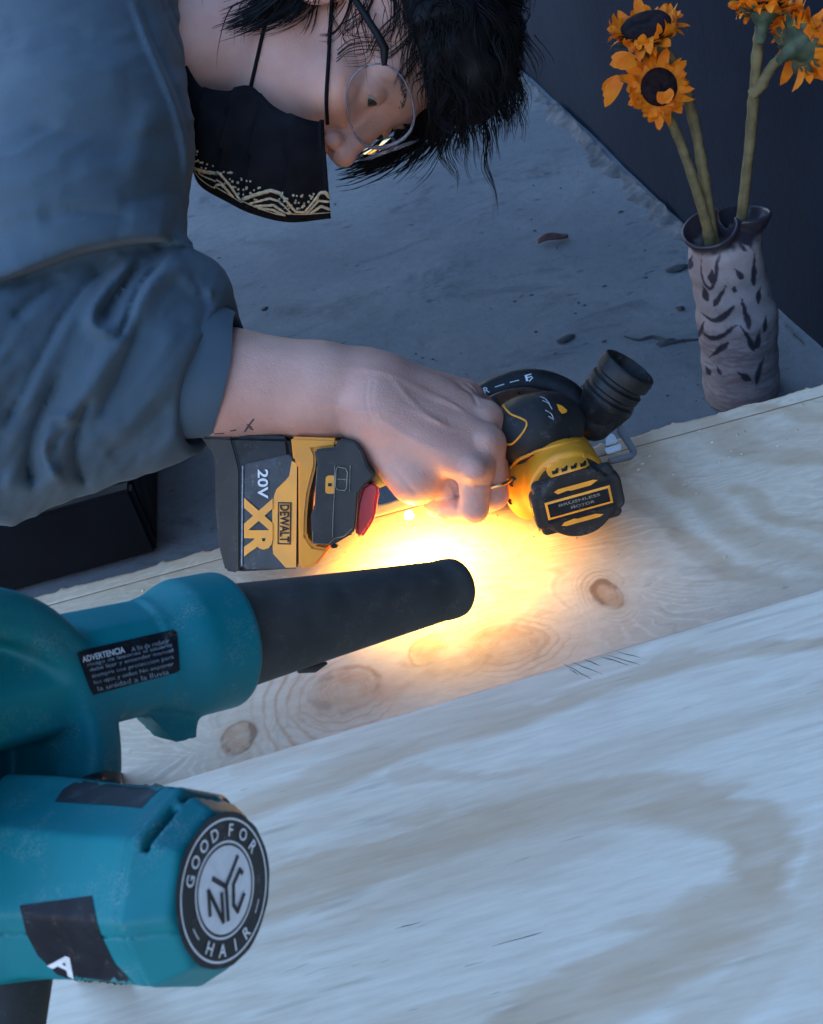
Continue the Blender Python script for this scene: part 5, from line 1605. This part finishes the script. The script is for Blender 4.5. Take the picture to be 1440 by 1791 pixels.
def make_person():
    t = thing('person', 'person in a blue sweatshirt, black mask and glasses bending over the plywood', 'person', np.array([W(SH)[0] - 0.25, W(SH)[1] + 0.1, 0.0]))
    # body: head, neck, arm and hand as one mesh
    v1, q1 = surfnet(headneck, np.array([-0.30, -0.60, 1.03]), np.array([0.115, -0.27, 1.36]), 0.0019)
    v2, q2 = surfnet(arm_sdf, np.array([-0.23, -0.185, 0.95]), np.array([0.11, 0.026, 1.17]), 0.00145)
    v3, q3 = surfnet(core_sdf, V(-420, -560, 0.95), V(330, 800, 1.62), 0.008, False)
    v = np.vstack([v1, v2, v3]); q = np.vstack([q1, q2 + len(v1), q3 + len(v1) + len(v2)])
    mk('body', W(v), q, M_skin, t)
    # eyes
    M_eye = pbr('eye_white', (0.30, 0.26, 0.25), 0.2, 0.1, 100, 0)
    M_iris = pbr('iris_brown', (0.03, 0.015, 0.008), 0.15, 0.2, 300, 0)
    for s_ in (1, -1):
        c = hp(0.032 * s_, 0.0735, -0.001)
        look = nrm(H_f * 0.85 - H_u * 0.5)
        v, f = lathe_vf(c, look, [(-0.0128 * math.cos(a), 0.0128 * math.sin(a) + 1e-5) for a in np.linspace(0, math.pi, 14)], 20)
        e = mk('eye', W(v), f, M_eye, t)
        v, f = lathe_vf(c, look, [(0.0131 * math.cos(a), 0.0131 * math.sin(a) + 1e-5) for a in np.linspace(0.62, 0, 7)], 20)
        mk('iris', W(v), f, M_iris, e)
    # brows
    M_brow = M_hair
    parts = []
    r = random.Random(5)
    for s_ in (1, -1):
        parts = []
        for i in range(70):
            u_ = r.random()
            rr = 0.014 + 0.036 * u_
            z = 0.021 + 0.006 * math.sin(u_ * 2.4) + r.uniform(-.002, .002)
            p0 = hp(s_ * rr, 0.12, z); 
            dirn = -H_f
            q = p0[None, :].copy()
            for _ in range(40): q = q + dirn * headneck(q)[0] * 0.8
            p0 = q[0]
            p1 = p0 + H_r * s_ * 0.007 + H_u * r.uniform(-.001, .003) + H_f * 0.0008
            parts.append(tube_vf([p0 - H_f * 0.0005, (p0 + p1) / 2 + H_f * 0.0008, p1], [0.0003, 0.00035, 0.00008], 3))
        v, f = join(parts); kind(mk('eyebrow', W(v), f, M_hair, t), 'stuff')
    # sweatshirt
    sw = sdf_obj('sweatshirt', sleeve, V(-420, -420, 0.90), V(440, 930, 1.60) * np.array([1, 1, 1]), 0.0036, M_cloth, t) if False else None
    v1, q1 = surfnet(sleeve, np.array([-0.40, -0.60, 0.92]), np.array([-0.125, 0.035, 1.36]), 0.0034)
    sw = mk('sweatshirt', W(v1), q1, M_cloth, t)
    v1, q1 = surfnet(sleeve, np.array([-1.3, -0.95, 1.1]), np.array([-0.38, 0.25, 1.95]), 0.014, False)
    mk('sweatshirt_back', W(v1), q1, M_cloth, t)
    # cuff turned inwards
    ax = nrm(np.array([0.96, 0.17, -0.05]))
    c0 = V(338, 648, 1.05)
    prof = [(-0.012, 0.0605), (0.002, 0.0600), (0.016, 0.0575), (0.030, 0.0535), (0.0345, 0.0515), (0.0335, 0.0495), (0.02, 0.052), (0.0, 0.054)]
    v, f = lathe_vf(c0, ax, prof, 64)
    v = np.array(v)
    n = len(v)
    q = v - c0; t_ = q @ ax
    rad_dir = q - t_[:, None] * ax
    ang = np.arctan2(rad_dir[:, 1], rad_dir[:, 2])
    v = v + rad_dir * (0.03 * np.sin(3 * ang + 1) + 0.012 * np.sin(7 * ang))[:, None] + ax * (0.006 * np.cos(ang * 2))[:, None]
    mk('cuff', W(v), f, M_cloth, t, True, 70)
    # trousers: kneeling leg, mostly out of frame at the left
    def leg(p):
        d = rc(p, A0, A1, 0.10, 0.075)
        return smin(d, rc(p, A1, A2, 0.07, 0.05), 0.03)
    hipw = W(V(-420, 250, 1.55))
    A0 = np.array([hipw[0] - 0.1, hipw[1] + 0.25, 0.38]); A1 = np.array([-1.08, 1.16, 0.10]); A2 = np.array([-1.25, 1.60, 0.08])
    sdf_obj('trousers', leg, np.minimum(np.minimum(A0, A1), A2) - 0.13, np.maximum(np.maximum(A0, A1), A2) + 0.13, 0.012, M_trousers, t, None, camspace=False)
    # mask
    b = NB('mask_cloth_inner')
    near = smooth_path([(318, 95, 1.165), (350, 150, 1.135), (395, 160, 1.115), (440, 152, 1.108), (478, 186, 1.098), (528, 208, 1.092), (567, 213, 1.095)], 8)
    outer = smooth_path([(330, 262, 1.175), (338, 300, 1.165), (352, 328, 1.15), (398, 355, 1.145), (440, 375, 1.14), (505, 390, 1.14), (579, 383, 1.145)], 8)
    farr = smooth_path([(318, 95, 1.235), (350, 150, 1.25), (392, 175, 1.26), (440, 190, 1.26), (478, 210, 1.25), (528, 225, 1.24), (567, 225, 1.23)], 8)
    n_a = len(near); nb = 24
    xyz = lambda r_: np.array([V(*q) for q in r_])
    NR, OT, FR_ = xyz(near), xyz(outer), xyz(farr)
    v = []
    for i in range(n_a):
        ii = i / (n_a - 1)
        for j in range(nb + 1):
            s_ = j / nb
            if s_ <= 0.62:
                q = s_ / 0.62
                p = NR[i] * (1 - q) + OT[i] * q
                p = p + np.array([0, 0, -0.012]) * math.sin(math.pi * q)
                # pleats run from the cheek to the hem
                ph = ii * 5.2 - 0.25 * q
                fr = ph - math.floor(ph)
                p = p + np.array([0, 0, -1.0]) * (0.0115 * (1 - fr) ** 1.3) * (0.35 + 0.65 * math.sin(math.pi * min(1, q * 0.55 + 0.1)))
            else:
                q = (s_ - 0.62) / 0.38
                p = OT[i] * (1 - q) + FR_[i] * q
            v.append(p)
    f = [(i * (nb + 1) + j, i * (nb + 1) + j + 1, (i + 1) * (nb + 1) + j + 1, (i + 1) * (nb + 1) + j) for i in range(n_a - 1) for j in range(nb)]
    mask = mk('face_mask', W(v), f, M_mask, t, True, 50)
    md = mask.modifiers.new('thickness', 'SOLIDIFY'); md.thickness = 0.0012; md.offset = 0
    # woven trim along the hem: zigzags, small triangles and dots of beige thread
    G = np.array(v).reshape(n_a, nb + 1, 3)
    jmax = int(0.62 * nb)
    def on_mask(a, q):
        """a along the hem 0..1, q from cheek (0) to hem (1)"""
        x = np.clip(a, 0, 1) * (n_a - 1); y = np.clip(q, 0, 1) * jmax
        i = min(int(x), n_a - 2); j = min(int(y), jmax - 1)
        fx, fy = x - i, y - j
        p = (G[i, j] * (1 - fx) + G[i + 1, j] * fx) * (1 - fy) + (G[i, j + 1] * (1 - fx) + G[i + 1, j + 1] * fx) * fy
        return p + np.array([0, 0, -0.0016])
    parts = []
    def thread(pts_, r_):
        out = []
        for (a0, q0), (a1, q1) in zip(pts_[:-1], pts_[1:]):
            for s_ in np.linspace(0, 1, 9)[:-1]:
                out.append(on_mask(a0 + (a1 - a0) * s_, q0 + (q1 - q0) * s_))
        out.append(on_mask(*pts_[-1]))
        parts.append(tube_vf(out, [r_ * (1 + 0.25 * ((i % 2) - 0.5)) for i in range(len(out))], 5, 0.6))
    zig = [(0.25, .97), (0.40, .87), (0.44, .87), (0.585, .985), (0.625, .975), (0.745, .80), (0.785, .80), (0.865, .975), (0.90, .98), (0.965, .79), (0.99, .80), (1.0, .85)]
    thread(zig, 0.0021)
    thread([(0.68, 1.0), (0.765, .925), (0.84, 1.0)], 0.0015); thread([(0.92, 1.0), (0.965, .93), (1.0, 0.97)], 0.0015)
    thread([(0.70, 1.0), (0.765, .97), (0.82, 1.0)], 0.0014); thread([(0.25, 1.0), (0.5, 1.0), (0.75, 1.0), (1.0, 1.0)], 0.0008)
    r = random.Random(4)
    for a, q in ((.17, .74), (.20, .80), (.16, .80), (.24, .83), (.28, .86), (.32, .84), (.19, .86), (.26, .78), (.50, .82), (.52, .88), (.555, .86), (.565, .91), (.60, .885), (.53, .92), (.57, .945), (.61, .93), (.63, .87), (.655, .90), (.80, .80), (.825, .865), (.85, .82), (.86, .89), (.885, .825), (.89, .93), (.915, .88), (.845, .92), (.93, .83), (.99, .82), (.87, .945)):
        p = on_mask(a, q)
        parts.append(lathe_vf(p, (0.1, 0, -1), [(-0.0008, 0.0011), (0.0004, 0.0013), (0.0010, 0.0006)], 8))
    r = random.Random(9)
    for c0, w0 in ((0.31, .10), (0.52, .07), (0.68, .06), (0.85, .07), (0.93, .04), (0.18, .08)):
        for i in range(11):
            a = c0 + r.uniform(-w0, w0); q = r.uniform(0.80, 0.95)
            p = on_mask(a, q)
            parts.append(lathe_vf(p, (0.1, 0, -1), [(-0.0008, 0.0008), (0.0004, 0.0010), (0.0010, 0.0005)], 6))
    thread([(0.0, .93), (0.10, .955), (0.2, .975)], 0.0012); thread([(0.03, .86), (0.12, .90), (0.2, .93)], 0.0009); thread([(0.655, 1.0), (0.745, .875), (0.785, .875), (0.85, 1.0)], 0.0013); thread([(0.905, 1.0), (0.955, .875), (1.0, .89)], 0.0013); thread([(0.42, 1.0), (0.46, .955), (0.54, 1.0)], 0.0012); thread([(0.30, .965), (0.40, .935), (0.46, .94), (0.52, .985)], 0.0011)
    v, f = join(parts); mk('mask_trim', W(v), f, M_trim, mask)
    # ear loops
    def loop(pts_):
        xy = smooth_path(pts_, 6)
        c = trace(headneck, xy[:, 0], xy[:, 1], 0.9, 1.19, off=0.0022)
        return c
    tube('ear_loop', loop([(573, 216), (571, 170), (575, 100), (578, 40), (582, -30)]), 0.0017, M_mask, mask, 8)
    tube('ear_loop', loop([(437, 158), (448, 110), (462, 50), (478, -5), (492, -45)]), 0.0017, M_mask, mask, 8)
    # glasses: clear rims, dark arms
    gl = bpy.data.objects.new('glasses', None); COL.objects.link(gl); gl.parent = t
    b = NB('clear_plastic')
    b.done((0.30, 0.28, 0.32), 0.12, 0, 0.5); b.b.inputs['Transmission Weight'].default_value = 0.6
    M_clear = b.m
    b = NB('lens_glass')
    b.done((0.95, 0.97, 1.0), 0.02, 0, 0.5); b.b.inputs['Transmission Weight'].default_value = 1.0; b.b.inputs['IOR'].default_value = 1.02
    fr2 = b.n('ShaderNodeMixShader'); gls = b.n('ShaderNodeBsdfGlossy'); gls.inputs['Roughness'].default_value = 0.03
    tr = b.n('ShaderNodeBsdfTransparent'); fr = b.n('ShaderNodeFresnel'); fr.inputs[0].default_value = 1.5
    b.l(fr.outputs[0], fr2.inputs[0]); b.l(tr.outputs[0], fr2.inputs[1]); b.l(gls.outputs[0], fr2.inputs[2]); b.l(fr2.outputs[0], b.out.inputs['Surface'])
    M_lens = b.m
    for s_ in (1, -1):
        c = hp(0.037 * s_, 0.097, 0.001)
        pts_ = []
        for i in range(33):
            a = 2 * math.pi * i / 32
            x = 0.0325 * math.copysign(abs(math.cos(a)) ** 0.85, math.cos(a)); y = 0.0295 * math.copysign(abs(math.sin(a)) ** 0.85, math.sin(a))
            pts_.append(c + H_r * x + H_u * y - H_f * (0.70 * x * s_ + 4 * x * x))
        v, f = tube_vf(pts_, [0.0009 + 0.0011 * max(0.0, -s_ * math.cos(2 * math.pi * i / 32)) ** 1.5 for i in range(33)], 8)
        mk('rim', W(v), f, M_clear, gl)
        vv = [c + H_f * 0.0012] + pts_[:-1]
        mk('lens', W(vv), fix_winding(np.array(vv), [(0, 1 + i, 1 + (i + 1) % 32) for i in range(32)]), M_lens, gl)
        tube('arm', [c + H_r * s_ * 0.0290 + H_u * 0.014 - H_f * 0.0235, hp(0.073 * s_, 0.062, 0.020), hp(0.078 * s_, 0.05, 0.018), hp(0.082 * s_, 0.0, 0.008), hp(0.083 * s_, -0.03, 0.002)], [0.0025, 0.0042, 0.0036, 0.003, 0.002], M_hair, gl, 8)
    tube('bridge', [hp(-0.0075, 0.111, 0.004), hp(0, 0.114, 0.007), hp(0.0075, 0.111, 0.004)], 0.0016, M_clear, gl, 8)
    # hair: a cap of hair over the skull and many hanging strands
    def hair(p):
        q = (p - H_o) @ HB.T
        n = 0.004 * (np.sin(q[:, 0] * 140 + 3 * np.sin(q[:, 1] * 60)) + np.sin(q[:, 1] * 170 + q[:, 2] * 60))
        d = ellp(q, (0, -0.016, 0.046), np.eye(3), (0.088, 0.108, 0.094)) + n * 0.5
        d = smin(d, ellp(q, (0.0, 0.045, 0.088), np.eye(3), (0.078, 0.062, 0.048)) + n, 0.02)
        side = ellp(q, (0.074, -0.075, -0.01), np.eye(3), (0.034, 0.065, 0.095)) + n
        keep = smax(0.052 - q[:, 2] + 0.35 * np.maximum(np.abs(q[:, 0]) - 0.06, 0), q[:, 1] - 0.012, 0.004)      # scalp, or behind the face
        keep = np.minimum(0.050 - q[:, 2], q[:, 1] + 0.004)
        d = smin(smax(d, keep, 0.012), side, 0.01)
        return d
    v1, q1 = surfnet(hair, np.array([-0.16, -0.64, 1.02]), np.array([0.16, -0.29, 1.40]), 0.0028, False)
    hr = mk('hair', W(v1), q1, M_hair, t)
    down = nrm(toC(CAM + np.array([0, 0, -1.0])))
    r = random.Random(11)
    parts = []
    over = lambda p: np.minimum(hair(p), head_sdf(p) - 0.003)
    def strand(p0, out, ln, wig, r0, grav=1.0, n=9):
        pts_ = [p0]
        d_ = nrm(out)
        ax_ = nrm(np.array([r.uniform(-1, 1), r.uniform(-1, 1), r.uniform(-1, 1)]))
        for i in range(n):
            d_ = nrm(d_ * 0.72 + down * 0.34 * grav + ax_ * wig * math.sin(i * 0.8 + r.random()))
            nx_ = pts_[-1] + d_ * ln / n
            s_ = over(nx_[None, :])[0]
            if s_ < 0.0012:
                ep = 0.002
                g = nrm(over(nx_[None, :] + np.eye(3) * ep) - s_)
                nx_ = nx_ + g * (0.0012 - s_)
                d_ = nrm(d_ - g * min(0.0, d_ @ g))
            pts_.append(nx_)
        rr = [r0 * (1 - (i / n) ** 1.6 * 0.93) for i in range(n + 1)]
        parts.append(tube_vf(pts_, rr, 4, 0.7, True))
    def path_of(p0, out, ln, wig, grav=1.0, n=9):
        k0 = len(parts); strand(p0, out, ln, wig, 0.001, grav, n)
        v_ = np.array(parts.pop()[0]).reshape(n + 1, 4, 3).mean(1)
        return v_
    for i in range(230):
        th = r.uniform(-math.pi, math.pi); el = r.uniform(0.0, 1.5)
        q = np.array([0.082 * math.cos(el) * math.sin(th), -0.016 + 0.10 * math.cos(el) * math.cos(th), 0.046 + 0.088 * math.sin(el)])
        if q[2] < 0.055 and q[1] > 0.03: continue
        q = q * 1.1 + np.array([0, .0, .004])
        p0 = hp(*q); out = nrm(p0 - hp(0, -0.016, 0.046)) * 0.25 + H_f * r.uniform(0, .6) + H_u * r.uniform(-.3, .5) + np.array([r.uniform(-.4, .4), 0, 0])
        g_ = path_of(p0, out, r.choice((0.035, 0.045, 0.055, 0.065, 0.08)) * r.uniform(.8, 1.2), 0.34)
        wv_ = np.array([r.gauss(0, 1), r.gauss(0, .5), r.gauss(0, 1)]) * 0.0038; wp_ = r.uniform(0, 6)
        g_ = np.array([g_[j] + wv_ * math.sin(j * 0.85 + wp_) * min(1, j / 3) for j in range(len(g_))])
        for c_ in range(13):
            of = np.array([r.gauss(0, 0.0042), r.gauss(0, 0.0042), r.gauss(0, 0.0042)]); e_ = r.uniform(.7, 1.0)
            n_ = len(g_); ph_ = r.uniform(0, 6)
            pts_ = [g_[j] + of * (1 - 0.75 * j / (n_ - 1)) + of[::-1] * 0.25 * math.sin(j * 1.1 + ph_) for j in range(max(4, int(n_ * e_)))]
            r_ = r.uniform(0.0005, 0.0012)
            parts.append(tube_vf(pts_, [r_ * (1 - (j / (len(pts_) - 1)) ** 1.5 * 0.92) for j in range(len(pts_))], 3, 0.8, True))
    for i in range(26):
        q = (r.uniform(-0.08, 0.09), r.uniform(-0.03, 0.10), r.uniform(0.075, 0.135))
        g_ = path_of(hp(*q), H_f * r.uniform(0.1, .6) + H_u * r.uniform(-.5, .3), r.uniform(0.07, 0.12), 0.42, 1.2, 12)
        for c_ in range(5):
            of = np.array([r.gauss(0, 0.0022) for _ in range(3)])
            pts_ = [g_[j] + of * (1 - 0.8 * j / 12) for j in range(int(13 * r.uniform(.75, 1.0)))]
            parts.append(tube_vf(pts_, [0.0006 * (1 - (j / (len(pts_) - 1)) ** 1.5 * 0.92) for j in range(len(pts_))], 3, 0.8, True))
    # bangs hanging past the forehead, and wisps on the crown
    for i in range(160):
        q = (r.uniform(-0.06, 0.07), r.uniform(0.02, 0.09), r.uniform(0.066, 0.125))
        strand(hp(*q), H_f * 0.8 + H_u * r.uniform(-.5, .5) + H_r * r.uniform(-.3, .3), r.uniform(0.02, 0.06), 0.3, r.uniform(0.0004, 0.0013))
    for i in range(260):     # fringe and wisps that soften the hairline over the brow and temple
        q = (r.uniform(-0.02, 0.088), r.uniform(-0.01, 0.095), r.uniform(0.052, 0.085))
        strand(hp(*q), H_f * r.uniform(0.2, 0.9) - H_u * r.uniform(0.2, 1.0) + H_r * r.uniform(-.2, .5), r.uniform(0.02, 0.055), 0.35, r.uniform(0.0003, 0.0009), 0.5)
    # lock over the ear and nape
    for i in range(60):
        q = (r.uniform(0.05, 0.082), r.uniform(-0.10, -0.03), r.uniform(-0.09, 0.02))
        strand(hp(*q), H_r * 0.6 + H_f * 0.3 - H_u * r.uniform(0.2, 0.9), r.uniform(0.03, 0.075), 0.15, r.uniform(0.0006, 0.0016), 0.4)
    for i in range(40):      # wisps across the temple and cheek
        q = (r.uniform(0.066, 0.08), r.uniform(-0.02, 0.03), r.uniform(0.0, 0.05))
        strand(hp(*q), H_f * 0.5 - H_u * r.uniform(0.0, 0.6) + H_r * 0.3, r.uniform(0.03, 0.07), 0.25, 0.0006, 0.5)
    # locks swept down past the glasses on the far side, and loose wisps at the crown
    for pl, dd, cnt, spr, rr0 in (([(770, 120), (745, 200), (690, 262), (630, 292), (590, 300)], 1.225, 170, 20, 0.0012), ([(780, 130), (765, 215), (735, 275), (690, 318)], 1.215, 70, 18, 0.0009),
                             ([(830, 120), (820, 180), (800, 222), (792, 245)], 1.17, 26, 20, 0.0007), ([(870, 100), (892, 160), (915, 215), (908, 265)], 1.16, 22, 10, 0.0007),
                             ([(850, 130), (862, 190), (850, 235)], 1.17, 18, 16, 0.0006), ([(900, 60), (935, 110), (940, 150)], 1.16, 12, 12, 0.0005),
                             ([(540, -40), (500, -5), (440, 30), (385, 50)], 1.115, 120, 22, 0.0012), ([(560, -40), (520, 20), (470, 48), (420, 55)], 1.11, 30, 16, 0.0006)):
        for i in range(cnt):
            o_ = np.array([r.gauss(0, spr), r.gauss(0, spr * 0.6)]); wv = r.uniform(-10, 10)
            m_ = len(pl)
            pts_ = [V(a + o_[0] * (1 - 0.5 * j / (m_ - 1)) + wv * math.sin(j * 1.7), b_ + o_[1], dd + r.gauss(0, 0.004) + o_[0] * 0.0003) for j, (a, b_) in enumerate(pl)]
            e_ = r.uniform(0.55, 1.0)
            pts_ = smooth_path(pts_, 5); pts_ = pts_[:max(4, int(len(pts_) * e_))]
            rr = [rr0 * r.uniform(.7, 1.5) * (1 - (j / len(pts_)) ** 1.6 * 0.92) for j in range(len(pts_))]
            parts.append(tube_vf(pts_, rr, 3, 0.8, True))
    # loose curls lying over the temple, brow and cheek
    for pl, cnt in (([(620, -30), (606, 30), (585, 62), (560, 66)], 7), ([(660, -30), (640, 25), (606, 52), (615, 70), (650, 66)], 7), ([(588, 96), (612, 78), (650, 74), (690, 84)], 5), ([(700, 20), (660, 60), (640, 95), (600, 100)], 6),
                    ([(560, -30), (548, 15), (540, 44), (530, 62)], 7), ([(720, 60), (694, 84), (676, 96), (655, 90)], 6), ([(735, 90), (712, 120), (700, 150)], 8), ([(690, -20), (690, 40), (676, 70)], 9), ([(590, -30), (575, 20), (586, 55)], 6),
                    ([(740, 40), (722, 70), (715, 110), (722, 150)], 12), ([(520, -30), (505, 10), (490, 36)], 8)):
        for i in range(cnt):
            of = np.array([r.gauss(0, 9), r.gauss(0, 6)]); sc_ = r.uniform(.85, 1.15)
            xy = np.array(smooth_path([(a + of[0] * sc_ * (0.4 + 0.6 * j / 3), b_ + of[1]) for j, (a, b_) in enumerate(pl)], 6))
            c = trace(headneck, xy[:, 0], xy[:, 1], 0.9, 1.24, off=r.uniform(0.001, 0.004))
            n_ = len(c)
            parts.append(tube_vf(c, [r.uniform(0.00035, 0.0007) * (1 - (j / n_) ** 2 * 0.9) for j in range(n_)], 3, 0.8, True))
    v, f = join(parts); kind(mk('hair_strands', W(v), f, M_hair, hr), 'stuff')
    # ring on the ring finger
    c = V(866, 845, 1.014)
    ax = nrm(V(864, 862, 1.016) - V(852, 776, 1.012))
    ax = nrm(ax + np.array([0.12, 0, 0.1]))
    u = nrm(np.cross(ax, [0, 0, 1])); w_ = np.cross(ax, u)
    rr = S(29.5, 1.012)
    pts_ = [c + rr * (math.cos(a) * u + math.sin(a) * w_) for a in np.linspace(0, 2 * math.pi, 41)]
    v, f = tube_vf(pts_, 0.0013, 8)
    o = mk('ring', W(v), f, M_gold, t)
    # small tattoo on the wrist
    for pl in ([(375, 759), (392, 758)], [(403, 754), (413, 752)], [(428, 755), (437, 742), (444, 733)], [(432, 742), (440, 748)], [(436, 748), (443, 752)]):
        xy = np.array(smooth_path(pl, 4)); c = trace(arm_sdf, xy[:, 0], xy[:, 1], 0.85, 1.2, off=0.0002)
        v, f = tube_vf(c, S(1.9, 1.0), 5, 0.3); mk('tattoo', W(v), f, M_ink, t)
make_person()
